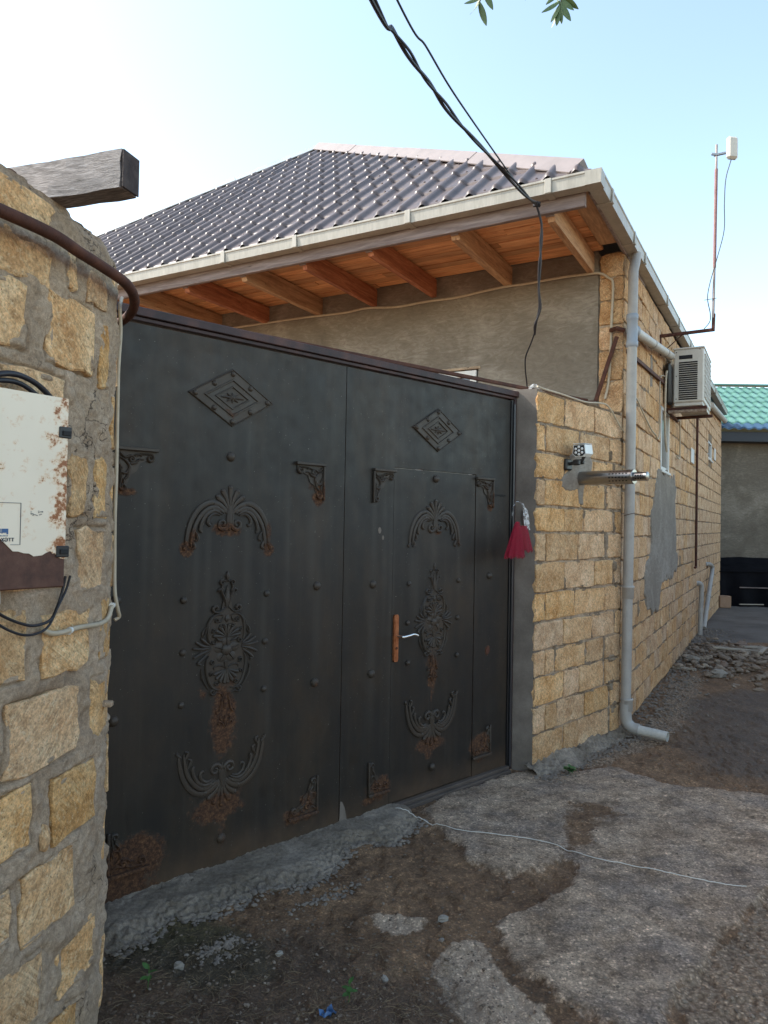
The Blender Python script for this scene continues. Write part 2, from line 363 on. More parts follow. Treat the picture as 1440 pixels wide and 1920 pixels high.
M_leaf, _t, _b = nt('willow_leaf'); _N = NB(_t)
_N.l(_N.mix(_N.noise(_N.coord('pos'), 60, 3), (.035, .075, .02), (.11, .16, .055)), _b.inputs['Base Color']); _b.inputs['Roughness'].default_value = .5
_b.inputs['Transmission Weight'].default_value = 0
M_weed = simple('weed_leaf', [(.03, .08, .015), (.06, .15, .03)], 20, .6, bump=.1, grain=.2)
M_twig = flat('twig_bark', (.06, .045, .03), .8)
M_strand = simple('dry_grass_straw', [(.09, .06, .035), (.26, .19, .115)], 9, .85, bump=0, grain=.1, coord='pos')
M_string = flat('white_string_fibre', (.62, .58, .52), .9)
M_blueplastic = flat('blue_plastic_film', (.04, .10, .22), .35)
M_tarp = simple('black_tarpaulin', [(.003, .003, .005), (.006, .006, .008)], 4, .9, bump=.4, bscale=9, bdist=.02, grain=.2, spots=((.06, .06, .065), 26, .75), spec=.12)
M_ivory, _t, _b = nt('ivory_enamel_paint'); _N = NB(_t); _v = _N.coord('Object')
_c = _N.ramp(_N.noise(_v, 3, 4), [(.3, (.66, .575, .455)), (.7, (.74, .655, .53))])
_edge = _N.n('SeparateXYZ'); _N.l(_v, _edge.inputs[0])
_nr = _N.ramp(_edge.outputs[0], [(.0, 0.0), (1.0, 1.0)])
_ex = _N.math('MULTIPLY_ADD', _edge.outputs[0], 14.0); _t.nodes[-1].inputs[2].default_value = 1.0
_exc = _N.math('MAXIMUM', _ex, 0.0, True)
_rn = _N.noise(_v, 26, 7, .75)
_rf = _N.ramp(_N.math('ADD', _rn, _N.math('MULTIPLY', _exc, .13)), [(.625, 0.0), (.67, 1.0)])
_rh = _N.ramp(_N.math('ADD', _rn, _N.math('MULTIPLY', _exc, .13)), [(.56, 0.0), (.65, 1.0)])
_c = _N.mix(_N.math('MULTIPLY', _rh, .55), _c, (.55, .25, .06)); _c = _N.mix(_rf, _c, (.24, .08, .02))
_N.l(_c, _b.inputs['Base Color']); _b.inputs['Roughness'].default_value = .45
M_peeled = simple('bare_rusted_sheet', [(.045, .022, .016), (.085, .038, .026), (.12, .06, .042)], 18, .7, .15, bump=.3, bscale=130)
M_print = flat('blue_print', (.03, .09, .22), .6); M_print2 = flat('dark_grey_print', (.045, .06, .08), .6)
M_block_far = simple('pressed_sand_block', [(.26, .16, .10), (.33, .21, .14)], 8, .9, bump=.3)

def tulle_mat():
    m, t, b = nt('crimson_tulle'); N = NB(t)
    b.inputs['Base Color'].default_value = (.34, .010, .035, 1); b.inputs['Roughness'].default_value = .8
    tr = N.n('BsdfTransparent'); tl = N.n('BsdfTranslucent'); tl.inputs[0].default_value = (.5, .015, .05, 1)
    m1 = N.n('MixShader'); m1.inputs[0].default_value = .35; N.l(b.outputs[0], m1.inputs[1]); N.l(tl.outputs[0], m1.inputs[2])
    m2 = N.n('MixShader'); N.l(N.ramp(N.noise(N.coord('pos'), 900, 1), [(.4, .22), (.6, .5)]), m2.inputs[0]); N.l(m1.outputs[0], m2.inputs[1]); N.l(tr.outputs[0], m2.inputs[2])
    o = [x for x in t.nodes if x.type == 'OUTPUT_MATERIAL'][0]; N.l(m2.outputs[0], o.inputs[0]); return m
M_tulle = tulle_mat()
def film_mat():
    m, t, b = nt('clear_plastic_film'); N = NB(t); b.inputs['Base Color'].default_value = (.8, .8, .8, 1); b.inputs['Roughness'].default_value = .12
    tr = N.n('BsdfTransparent'); m2 = N.n('MixShader'); N.l(N.ramp(N.noise(N.coord('pos'), 45, 4), [(.45, .93), (.62, .45)]), m2.inputs[0]); N.l(b.outputs[0], m2.inputs[1]); N.l(tr.outputs[0], m2.inputs[2])
    o = [x for x in t.nodes if x.type == 'OUTPUT_MATERIAL'][0]; N.l(m2.outputs[0], o.inputs[0]); return m
M_film = film_mat()

def gate_mat():
    m, t, b = nt('dark_green_black_gate_paint'); N = NB(t); v = N.coord('Object')
    at = N.n('Attribute'); at.attribute_name = 'rust'; sp = N.n('SeparateColor'); N.l(at.outputs['Color'], sp.inputs[0])
    r, dust, wash = sp.outputs[0], sp.outputs[1], sp.outputs[2]
    base = N.ramp(N.noise(N.mapping(v, (1.6, 1, .55)), 2.0, 7, .68), [(.32, (.0085, .0100, .0110)), (.5, (.0160, .0148, .0128)), (.68, (.033, .024, .0165))])
    st = N.noise(N.mapping(v, (26, 26, .9)), 1.0, 4, .65)
    base = N.mix(N.math('MULTIPLY', N.ramp(st, [(.5, 0.0), (.75, 1.0)]), .35), base, (.036, .034, .029))
    fine = N.noise(v, 420, 3, .8); base = N.mix(.4, base, N.ramp(fine, [(.35, .7), (.7, 1.35)]), 'MULTIPLY')
    base = N.mix(N.math('MULTIPLY', wash, .55), base, (.055, .051, .044))
    dn = N.math('MULTIPLY', dust, N.ramp(N.noise(v, 5, 6, .7), [(.3, .35), (.65, 1.0)]))
    base = N.mix(N.math('MULTIPLY', dn, .75), base, (.11, .068, .042))
    rn = N.noise(v, 16, 7, .7)
    rf = N.ramp(N.math('ADD', r, N.math('MULTIPLY', N.math('SUBTRACT', rn, .5), 1.5)), [(.36, 0.0), (.62, 1.0)])
    rc = N.ramp(N.noise(v, 75, 6, .75), [(.34, (.024, .014, .010)), (.48, (.058, .028, .016)), (.62, (.12, .058, .028)), (.74, (.27, .16, .09))])
    base = N.mix(rf, base, rc)
    sp2 = N.ramp(N.noise(v, 130, 2, .5), [(.745, 0.0), (.76, 1.0)]); base = N.mix(sp2, base, (.16, .15, .13))
    N.l(base, b.inputs['Base Color'])
    b.inputs['Specular IOR Level'].default_value = .32; ro = N.ramp(N.noise(v, 12, 5, .6), [(.3, .42), (.7, .6)]); ro2 = N.mix(rf, ro, .9); N.l(ro2, b.inputs['Roughness'])
    h = N.math('ADD', N.math('MULTIPLY', fine, .25), N.math('MULTIPLY', N.math('MULTIPLY', rf, N.noise(v, 70, 5)), 1.6))
    N.l(N.bump(h, .35, .003), b.inputs['Normal']); return m
M_gate = gate_mat()

def ground_mat():
    m, t, b = nt('yard_earth_and_concrete'); N = NB(t); v = N.coord('pos')
    at = N.n('Attribute'); at.attribute_name = 'mask'; sp = N.n('SeparateColor'); N.l(at.outputs['Color'], sp.inputs[0])
    at2 = N.n('Attribute'); at2.attribute_name = 'mask2'; sp2 = N.n('SeparateColor'); N.l(at2.outputs['Color'], sp2.inputs[0])
    conc, wet, grav = sp.outputs; moss, pale, far = sp2.outputs
    agv = N.n('TexVoronoi'); N.l(v, agv.inputs['Vector']); agv.inputs['Scale'].default_value = 105; agc = N.n('SeparateColor'); N.l(agv.outputs['Color'], agc.inputs[0])
    agg = N.ramp(agc.outputs[0], [(.0, .55), (.6, .95), (.86, 1.15), (.97, 2.1)]); agd = N.ramp(agv.outputs['Distance'], [(.25, 1.0), (.6, .45)])
    n1 = N.noise(v, 3, 7, .65); n2 = N.noise(v, 26, 7, .72); n3 = N.noise(v, 210, 4, .8)
    soil = N.ramp(n1, [(.3, (.100, .060, .033)), (.5, (.170, .104, .060)), (.72, (.26, .168, .10))])
    soil = N.mix(.75, soil, N.ramp(n2, [(.3, .5), (.7, 1.55)]), 'MULTIPLY')
    con = N.ramp(N.noise(v, 5, 8, .72), [(.30, (.110, .072, .046)), (.40, (.21, .152, .107)), (.50, (.33, .250, .185)), (.66, (.47, .372, .285))])
    con = N.mix(N.ramp(N.noise(v, 2.3, 6, .7), [(.46, 0.0), (.62, .6)]), con, (.19, .165, .155))
    con = N.mix(.85, con, N.ramp(n2, [(.3, .5), (.7, 1.5)]), 'MULTIPLY'); n4 = N.noise(v, 85, 5, .8); con = N.mix(.8, con, N.ramp(n4, [(.33, .45), (.5, 1.0), (.68, 1.45)]), 'MULTIPLY')
    con = N.mix(N.ramp(N.noise(v, 42, 3, .6), [(.66, 0.0), (.70, .8)]), con, (.05, .035, .024))
    ed = N.math('MULTIPLY', N.math('SUBTRACT', N.math('ADD', N.math('MULTIPLY', n2, .6), N.math('MULTIPLY', N.noise(v, 9, 8, .75), .4)), .5), 1.9)
    cf = N.ramp(N.math('ADD', conc, ed), [(.34, 0.0), (.62, 1.0)])
    base = N.mix(cf, soil, con)
    gr = N.ramp(N.vor(v, 55), [(.0, (.40, .32, .25)), (.5, (.25, .195, .145)), (.8, (.12, .085, .06))])
    gf = N.ramp(N.math('ADD', grav, ed), [(.42, 0.0), (.6, 1.0)]); base = N.mix(N.math('MULTIPLY', gf, .75), base, gr)
    pf = N.ramp(N.math('ADD', pale, ed), [(.45, 0.0), (.7, 1.0)]); base = N.mix(N.math('MULTIPLY', pf, .8), base, (.46, .37, .29))
    mf = N.ramp(N.math('ADD', moss, ed), [(.45, 0.0), (.8, 1.0)]); base = N.mix(N.math('MULTIPLY', mf, .7), base, (.045, .050, .018))
    wf = N.ramp(N.math('ADD', wet, N.math('MULTIPLY', ed, .7)), [(.3, 0.0), (.75, 1.0)]); base = N.mix(N.math('MULTIPLY', wf, .62), base, (.045, .030, .021))
    base = N.mix(.55, base, agg, 'MULTIPLY'); base = N.mix(.5, base, agd, 'MULTIPLY')
    base = N.mix(.45, base, N.ramp(n3, [(.3, .6), (.7, 1.4)]), 'MULTIPLY')
    base = N.mix(1.0, base, (1.36, 1.26, 1.14), 'MULTIPLY')
    ff = N.ramp(far, [(.4, 0.0), (.6, 1.0)])
    fc = N.ramp(N.noise(v, 1.6, 6, .65), [(.3, (.095, .080, .070)), (.7, (.19, .165, .145))]); base = N.mix(ff, base, fc)
    N.l(base, b.inputs['Base Color']); N.l(N.ramp(wf, [(0.0, .93), (1.0, .62)]), b.inputs['Roughness'])
    h = N.math('ADD', N.math('ADD', N.math('MULTIPLY', n2, .9), N.math('MULTIPLY', agd, .25)), N.math('ADD', N.math('MULTIPLY', n3, .28), N.math('MULTIPLY', N.math('MULTIPLY', gf, N.vor(v, 55)), -.5)))
    N.l(N.bump(h, .95, .016), b.inputs['Normal']); return m
M_ground = ground_mat()
M_cement = mortar_mat('hardened_cement_spill', (.145, .115, .086), (.22, .18, .14), (.33, .275, .22))
M_pebble = simple('mixed_pebbles', [(.08, .055, .038), (.16, .118, .085), (.34, .275, .21)], 14, .9, bump=.2, coord='pos', grain=.3)
M_crumb = simple('cement_crumbs', [(.14, .112, .09), (.25, .205, .165)], 14, .95, bump=.3, coord='pos', grain=.3)
M_stick = simple('bleached_wood_scrap', [(.26, .22, .17), (.38, .33, .27)], 6, .85, stretch=(1, 12, 12), bump=.2)

# ------------------------------------------------------------------ frames of the place
GO = (-1.114, 2.971); GA = math.atan2(.67432, .73844)      # gate: x along the gate, outward is -y
PO = (.998, 4.696); PA = math.atan2(.72882, .68470)        # brick pier right of the gate
HO = (1.867, 5.621); HA = math.atan2(-.488, .873)          # house corner: x outward of side wall, y along side wall

# ------------------------------------------------------------------ walls of stone blocks
class Face:                                                # a straight face: s along, z up, h outward
    def __init__(s, o, ang): s.o = o; s.ang = ang
    def pt(s, a, h):
        c, q = math.cos(s.ang), math.sin(s.ang); return s.o[0]+a*c+h*q, s.o[1]+a*q-h*c
    def angle(s, a): return s.ang
class Curve:
    def __init__(s, ctl):
        s.p = cat(ctl, 40); s.s = np.r_[0, np.cumsum(np.hypot(*np.diff(s.p, axis=0).T))]
        t = np.gradient(s.p, axis=0); s.t = t/np.linalg.norm(t, axis=1)[:, None]
    def pt(s, a, h):
        x = np.interp(a, s.s, s.p[:, 0]); y = np.interp(a, s.s, s.p[:, 1]); tx = np.interp(a, s.s, s.t[:, 0]); ty = np.interp(a, s.s, s.t[:, 1])
        return x+h*ty, y-h*tx
    def angle(s, a): return math.atan2(float(np.interp(a, s.s, s.t[:, 1])), float(np.interp(a, s.s, s.t[:, 0])))
def block_geo(face, s0, s1, z0, z1, hb, jit, fine=False, flatz=1.0):
    sc_, zc = (s0+s1)/2, (z0+z1)/2
    per = []
    n1 = 4 if fine else 2
    for i in range(n1): per.append((s0+(s1-s0)*i/n1, z0))
    for i in range(n1): per.append((s1, z0+(z1-z0)*i/n1))
    for i in range(n1): per.append((s1-(s1-s0)*i/n1, z1))
    for i in range(n1): per.append((s0, z1-(z1-z0)*i/n1))
    pr = []
    for k, (a, b) in enumerate(per):
        corner = (k % n1 == 0); q = .005*random.random() if corner else 0
        a += math.copysign(q, sc_-a)+random.uniform(-jit, jit); b += math.copysign(q*.8, zc-b)+random.uniform(-jit, jit); pr.append((a, b))
    rings = [(-.03, 0), (hb-.005, .0), (hb, .006)]; pts = []
    tilt = random.uniform(-.004, .004); tz = random.uniform(-.003, .003)
    for h, ins in rings:
        for a, b in pr:
            d = math.hypot(a-sc_, b-zc)+1e-6; f = 1-ins/d
            pts.append((sc_+(a-sc_)*f, zc+(b-zc)*f, h+(tilt*(a-sc_)/.2+tz*(b-zc)/.1 if h > 0 else 0)+(random.uniform(-.0015, .0015) if h > 0 else 0)))
    n = len(pr); pts.append((sc_, zc, hb+random.uniform(0, .003)))
    A = np.array(pts); x, y = face.pt(A[:, 0], A[:, 2]); V = np.c_[x, y, A[:, 1]]
    F = [(r*n+i, r*n+(i+1) % n, (r+1)*n+(i+1) % n, (r+1)*n+i) for r in range(2) for i in range(n)]+[(2*n+i, 2*n+(i+1) % n, 3*n) for i in range(n)]
    return V, F, sc_, zc
def add_blocks(face, rects, parent, m, hb=.006, jit=.004, fine=False, name='block', single=True, frot=0):
    V0 = MB()
    for (s0, s1, z0, z1) in rects:
        V, F, a, b = block_geo(face, s0, s1, z0, z1, hb+random.uniform(-.003, .004), jit, fine)
        if single:
            ang = face.angle(a); ox, oy = face.pt(a, 0.0); c, q = math.cos(ang), math.sin(ang)
            dx, dy = V[:, 0]-ox, V[:, 1]-oy
            L = np.c_[dx*c+dy*q, -dx*q+dy*c, V[:, 2]-b]
            mesh_obj(name, L, F, m, parent, False, (float(ox), float(oy), b), ang)
        else: V0.add(V, F)
    if not single and V0.v:
        o = mesh_obj(name, V0.v, V0.f, m, parent); o['kind'] = 'stuff'; return o
def mortar_sheet(face, S, Z, rects, parent, m, base=.0, amp=.006, edge=.010, name='mortar', freq=24, holes=(), extra=None, thick=None):
    gs, gz = np.meshgrid(S, Z, indexing='ij')
    nz = fbm(gs*freq+3.1, gz*freq, 4)*2
    h = base+amp*nz+amp*.8*fbm(gs*5, gz*5+9, 2)
    ins = np.full(gs.shape, -1.0)
    for (s0, s1, z0, z1) in rects:
        i0, i1 = np.searchsorted(S, (s0-.02, s1+.02)); j0, j1 = np.searchsorted(Z, (z0-.02, z1+.02))
        if i1 <= i0 or j1 <= j0: continue
        a = gs[i0:i1, j0:j1]; b = gz[i0:i1, j0:j1]
        d = np.minimum(np.minimum(a-s0, s1-a), np.minimum(b-z0, z1-b))
        ins[i0:i1, j0:j1] = np.maximum(ins[i0:i1, j0:j1], d)
    wob = edge*(1+2.2*fbm(gs*11+40, gz*11, 3))
    h = h-np.clip((ins-wob*.4), 0, .02)*1.3
    # dark crack right at the block edge here and there
    crack = np.exp(-((ins+.0025)/.0042)**2)*sstep(-.12, .10, fbm(gs*5, gz*5+70, 3)); h = h-.016*crack
    if extra is not None: h = h+extra(gs, gz)
    x, y = face.pt(gs.ravel(), h.ravel()); V = np.c_[x, y, gz.ravel()]
    ns, nzc = gs.shape; I = np.arange(ns*nzc).reshape(ns, nzc)
    F = np.c_[I[:-1, :-1].ravel(), I[1:, :-1].ravel(), I[1:, 1:].ravel(), I[:-1, 1:].ravel()]
    if holes:
        cs = (gs[:-1, :-1]+gs[1:, 1:])/2; cz = (gz[:-1, :-1]+gz[1:, 1:])/2; keep = np.ones(cs.shape, bool)
        for (a, b, c, d) in holes: keep &= ~((cs > a) & (cs < b) & (cz > c) & (cz < d))
        F = F[keep.ravel()]
    return mesh_obj(name, V, F, m, parent, True)

# ================================================================== THE GROUND
def gtog(x, y):                                             # world -> gate frame
    c, q = math.cos(GA), math.sin(GA); dx, dy = x-GO[0], y-GO[1]; return dx*c+dy*q, -dx*q+dy*c
def geo(a, b, d0, g):
    o = [a]; d = d0
    while o[-1] < b: o.append(o[-1]+d); d *= g
    return np.array(o)
xs = np.r_[-geo(1.5, 400, .03, 1.16)[::-1], np.arange(-1.49, 2.6, .0115), geo(2.61, 420, .013, 1.022)[1:]]
ys = np.r_[-geo(-1.9, 60, .1, 1.35)[::-1], np.arange(1.92, 3.2, .0105), geo(3.21, 700, .012, 1.0125)[1:]]
gx, gy = np.meshgrid(xs, ys, indexing='ij')
near = (np.abs(gx-2) < 6) & (gy > 1) & (gy < 16)
slab = [(.47, 2.87), (.49, 2.76), (.5, 2.66), (.57, 2.51), (.68, 2.40), (.77, 2.33), (.80, 2.0), (.98, 2.0), (.95, 2.33), (1.02, 2.49), (1.15, 2.61),
        (1.44, 2.89), (1.76, 3.24), (2.26, 4.0), (2.5, 4.35), (2.03, 4.42), (1.8, 4.5), (1.59, 4.78), (1.25, 4.72), (.95, 4.72), (.55, 4.42), (.26, 4.02), (.30, 3.80), (.42, 3.56), (.43, 3.40), (.60, 3.28), (.71, 3.32), (.89, 3.5), (.99, 3.4), (.84, 3.21), (.66, 3.03)]
S_slab = poly_sd(gx, gy, slab)
S_right = poly_sd(gx, gy, [(.97, 2.0), (1.02, 2.49), (1.15, 2.61), (1.44, 2.89), (1.76, 3.24), (2.3, 4.0), (3.2, 4.4), (3.2, 2.0)])
S_pale1 = poly_sd(gx, gy, [(.22, 2.62), (.30, 2.78), (.40, 2.80), (.44, 2.6), (.55, 2.4), (.62, 2.2), (.40, 2.1), (.3, 2.3)])
S_pale2 = poly_sd(gx, gy, [(-.06, 2.95), (.05, 3.02), (.22, 2.97), (.20, 2.86), (.08, 2.82), (.0, 2.80)])
S_pale3 = poly_sd(gx, gy, [(1.85, 3.3), (2.1, 3.7), (2.4, 4.0), (2.5, 3.8), (2.1, 3.3)])
S_wall = poly_sd(gx, gy, [(1.05, 4.74), (1.95, 5.55), (2.3, 6.1), (3.2, 7.8), (3.55, 7.9), (2.75, 6.2), (2.1, 5.35), (1.4, 4.75)])
S_stain = poly_sd(gx, gy, [(1.1, 4.15), (1.3, 4.18), (1.38, 3.98), (1.2, 3.93), (1.08, 3.62), (.93, 3.52), (.98, 3.8)])
S_lip = poly_sd(gx, gy, [(.90, 2.2), (.945, 2.33), (1.01, 2.50), (1.14, 2.625), (1.43, 2.905), (1.75, 3.255), (2.2, 3.95), (2.23, 3.93), (1.78, 3.23), (1.455, 2.88), (1.165, 2.60), (1.035, 2.48), (.965, 2.32), (.92, 2.2)])
S_far = poly_sd(gx, gy, [(4.2, 9.9), (4.9, 9.95), (6.5, 10.2), (16, 11), (16, 15), (6.5, 15), (6.7, 14.4)])
S_wet = poly_sd(gx, gy, [(2.2, 5.3), (2.9, 6.8), (3.6, 7.2), (5.0, 7.0), (5, 5.0), (3.4, 4.5), (2.5, 4.5), (2.2, 4.8)])
S_wet2 = poly_sd(gx, gy, [(-1.2, 2.7), (-.3, 2.9), (.35, 2.5), (.3, 1.9), (-1.2, 1.9)])
S_moss = poly_sd(gx, gy, [(-.95, 2.9), (-.7, 2.95), (-.35, 2.7), (-.3, 2.55), (-.6, 2.45), (-1.0, 2.6)])
wobn = fbm(gx*3.1, gy*3.1, 6)*.11+fbm(gx*13, gy*13+7, 5)*.07
def msk(S, soft): return sstep(-soft, soft, S+wobn)
mask = np.stack([msk(S_slab, .06).clip(0, 1), np.maximum(msk(S_wet, .25), .75*msk(S_wet2, .2)), np.maximum(msk(S_right, .05), msk(S_wall, .1)*.8)], -1)
mask2 = np.stack([msk(S_moss, .12), np.maximum.reduce([msk(S_pale1, .05), msk(S_pale2, .05), msk(S_pale3, .05)*.9]), sstep(-.05, .05, S_far+wobn*.3)], -1)
mask[..., 0] *= 1-.75*msk(S_stain, .08); mask2[..., 1] = np.maximum(mask2[..., 1], .42*sstep(-.02, .02, S_lip+wobn*.25))
gz = .012*fbm(gx*2.2, gy*2.2, 3)+.012*fbm(gx*9, gy*9, 4)+.010*fbm(gx*34, gy*34, 3)*(1-.6*mask[..., 0])
gz = gz+.003*sstep(-.01, .01, S_lip+wobn*.1)+.016*sstep(-.012, .012, S_slab+wobn)*(S_slab > -1)-.010*(1-mask[..., 0])*(fbm(gx*16+9, gy*16, 3) > .05)
gz = gz+.02*np.maximum(fbm(gx*22, gy*22+50, 4), 0)*mask[..., 2]*1.5+.012*mask2[..., 1]*fbm(gx*30, gy*30, 3)
gz = gz+.07*np.exp(-(((gx-4.6)/.75)**2+((gy-8.7)/.9)**2))*(1+.8*fbm(gx*7, gy*7, 3))
gz = gz*(1-.9*mask2[..., 2])+.05*mask2[..., 2]
gz = gz-.008+.0*gx
gz = np.where(near, gz, gz*.3)
V = np.c_[gx.ravel(), gy.ravel(), gz.ravel()]; ni, nj = gx.shape; I = np.arange(ni*nj).reshape(ni, nj)
F = np.c_[I[:-1, :-1].ravel(), I[1:, :-1].ravel(), I[1:, 1:].ravel(), I[:-1, 1:].ravel()]
g = mesh_obj('ground', V, F, M_ground, None, True, attr={'mask': mask.reshape(-1, 3), 'mask2': mask2.reshape(-1, 3)}); g['kind'] = 'structure'
def ground_z(x, y):
    i = min(len(xs)-1, max(0, int(np.searchsorted(xs, x)))); j = min(len(ys)-1, max(0, int(np.searchsorted(ys, y)))); return float(gz[i, j])

# cement spilled along the foot of the gate
low = np.array([(-.30, .33), (-.117, .303), (-.01, .34), (.087, .308), (.185, .252), (.204, .295), (.284, .318), (.354, .331), (.494, .324), (.563, .29), (.63, .36), (.733, .393), (.878, .384), (1.041, .29), (1.13, .235), (1.20, .23), (1.28, .338), (1.352, .322), (1.519, .289), (1.625, .228), (1.66, .16), (1.64, .09)])
us = np.arange(-.30, 1.68, .006); vs_ = np.linspace(0, 1, 62)
gu, gt = np.meshgrid(us, vs_, indexing='ij')
wid = np.interp(gu, low[:, 0], low[:, 1])*(1+.05*fbm(gu*14, gu*3, 3)+.05*fbm(gu*50, gt*9, 3)*gt); wid = wid*sstep(1.68, 1.60, gu)
off = np.where(gu > 1.5, (gu-1.5)*.6, 0)
n_ = gt*(wid-off*0)-.012
edge_ = sstep(0, .16, 1-gt)
hz_ = .032*sstep(0, .40, 1-gt)*(1+.6*fbm(gu*6, n_*6, 3))+.014*fbm(gu*22, n_*22, 4)+.030*fbm(gu*70, n_*70, 3)*(.12+1.1*np.exp(-((gt-.84)/.17)**2)+.7*np.exp(-((gt-.03)/.1)**2))*sstep(0, .05, 1-gt)
hz_ = hz_*sstep(1.69, 1.62, gu)-.012*(gt > .985)-.004
hz_ = hz_+.018*np.exp(-(gt/.09)**2)*(fbm(gu*9, gu, 3)+.45)
c_, q_ = math.cos(GA), math.sin(GA)
V = np.c_[(GO[0]+gu*c_+n_*q_).ravel(), (GO[1]+gu*q_-n_*c_).ravel(), hz_.ravel()]
I = np.arange(gu.size).reshape(gu.shape); F = np.c_[I[:-1, :-1].ravel(), I[:-1, 1:].ravel(), I[1:, 1:].ravel(), I[1:, :-1].ravel()]
o = mesh_obj('cement_apron', V, F, M_cement, None, True)
tag(o, 'lumpy grey cement spilled in a strip along the foot of the gate', 'cement strip')

# ================================================================== STONE PILLAR, LEFT
PIL = Curve([(-1.45, .55), (-1.22, 1.05), (-.982, 1.7), (-.923, 1.9), (-.888, 2.08), (-.880, 2.25), (-.931, 2.42), (-1.08, 2.56), (-1.24, 2.69), (-1.40, 2.80)])
pil = thing('stone_pillar', 'rounded pillar of yellow limestone blocks in rough mortar, meter box on it', 'pillar', (-1.1, 2.0, 0))
pil_in = Matrix.Translation((1.1, -2.0, 0))
prect = [(1.225, 1.474, 2.345, 2.452), (1.239, 1.469, 2.214, 2.33), (1.538, 1.582, 2.246, 2.337), (1.19, 1.39, 2.029, 2.20), (1.468, 1.678, 2.022, 2.216),
         (1.643, 1.757, 2.236, 2.331), (1.722, 1.79, 2.005, 2.2), (1.22, 1.546, 1.85, 1.985), (1.568, 1.66, 1.609, 1.785), (1.712, 1.80, 1.603, 1.782),
         (1.622, 1.776, 1.383, 1.57), (1.215, 1.418, 1.177, 1.362), (1.477, 1.69, 1.163, 1.339), (1.762, 1.845, 1.163, 1.352), (1.708, 1.83, .936, 1.114),
         (1.354, 1.652, .926, 1.12), (1.537, 1.75, .693, .872), (1.252, 1.455, .734, .894), (1.423, 1.647, .478, .654), (1.17, 1.385, .525, .655),
         (1.575, 1.78, .246, .397), (1.265, 1.503, .268, .444), (1.20, 1.40, .05, .22), (1.45, 1.68, .03, .2), (1.23, 1.53, 1.62, 1.79), (1.22, 1.55, 1.41, 1.57), (1.15, 1.31, .94, 1.12)]
prect += [(.86, 1.16, z, z+.16) for z in (.05, .26, .48, .70)]+[(.80, 1.10, z, z+.17) for z in (.93, 1.15, 1.38, 1.60)]+[(.86, 1.17, z, z+.17) for z in (1.83, 2.04, 2.25)]
prect += [(.46, .78, z, z+.17) for z in (.05, .26, .48, .70, .93, 1.15, 1.38, 1.60, 1.83, 2.04, 2.25)]
prect += [(1.86+.03*(i % 2), 2.12+.05*(i % 2), z, z+.17) for i, z in enumerate((.05, .27, .49, .71, .93, 1.15, 1.38, 1.60, 1.83, 2.04, 2.24))]
prect += [(2.17+.05*(i % 2), 2.37, z, z+.17) for i, z in enumerate((.05, .27, .49, .71, .93, 1.15, 1.38, 1.60, 1.83, 2.04, 2.24))]
class Shift:
    def __init__(s, f, ox, oy): s.f = f; s.ox = ox; s.oy = oy
    def pt(s, a, h): x, y = s.f.pt(a, h); return x-s.ox, y-s.oy
    def angle(s, a): return s.f.angle(a)
PF = Shift(PIL, -1.1, 2.0)
def pil_top(gs, gz):                                        # the crown of the pillar rounds over
    return -.022*sstep(2.36, 2.475, gz)**2*sstep(1.3, 1.7, gs)-.012*sstep(2.43, 2.475, gz)
ms = mortar_sheet(PF, np.r_[np.arange(.3, 1.1, .012), np.arange(1.1, 2.56, .0042)], np.r_[np.arange(-.05, 2.47, .0046), 2.475], prect, pil, M_mortar, base=.007, amp=.017, edge=.030, name='mortar_bed', freq=19, extra=pil_top)
add_blocks(PF, prect, pil, M_stone, hb=.010, jit=.009, fine=True)
# flat top, sloping back, closed behind
b = MB(); n = 60; sp_ = np.linspace(.3, 2.56, n); V = []
for a in sp_:
    x, y = PF.pt(a, -.02-.018*float(sstep(1.3, 1.7, np.array(a)))); V.append((x, y, 2.468+.012*math.sin(a*31)))
for a in sp_:
    x, y = PF.pt(a, -.30); V.append((min(x, PF.pt(a, -.12)[0]), y, 2.44))
F = [(i, i+1, n+i+1, n+i) for i in range(n-1)]
mesh_obj('pillar_cap', V, F, M_mortar, pil, True)
bk = MB(); bk.box(-.62, -.20, .60, 1.02, -.05, 2.42); bk.box(-.75, -.10-.25, -1.4, .60, -.05, 2.435); bk.obj('pillar_core_and_sun_seal', M_mortar, pil)  # first box is unseen, added to stop sun leaking between pillar and gate
# small chip of stone stuck in the mortar
b = MB(); b.dome((0, 0, 0), .022, (0, -1, 0), .02, 6); x, y = PF.pt(1.497, .008)
o = b.obj('stone_chip', M_stone, pil, False, (float(x), float(y), .735), PIL.angle(1.5)); o.scale = (.8, 1, 1.9)
b = MB(); b.box(-.02, .02, -.012, .012, -.009, .009, .003); x, y = PIL.pt(1.80, .02); 
o = b.obj('stone_sliver', M_mortar, pil, False, (float(x)+1.1, float(y)-2.0, 1.02), 0)

# rusty curved bar round the top of the pillar
bar = cat([(-1.12, 1.30, 2.32), (-1.0, 1.50, 2.32), (-.915, 1.669, 2.32), (-.856, 1.809, 2.32), (-.838, 1.927, 2.32), (-.817, 2.043, 2.32), (-.803, 2.19, 2.32), (-.838, 2.356, 2.32), (-.915, 2.52, 2.32), (-1.019, 2.65, 2.32), (-1.17, 2.76, 2.32)], 8)
b = MB(); b.tube(bar, .0165, 10); tag(b.obj('curved_bar', M_rust, None, True), 'rusty curved steel bar hooked round the top of the stone pillar', 'bar')
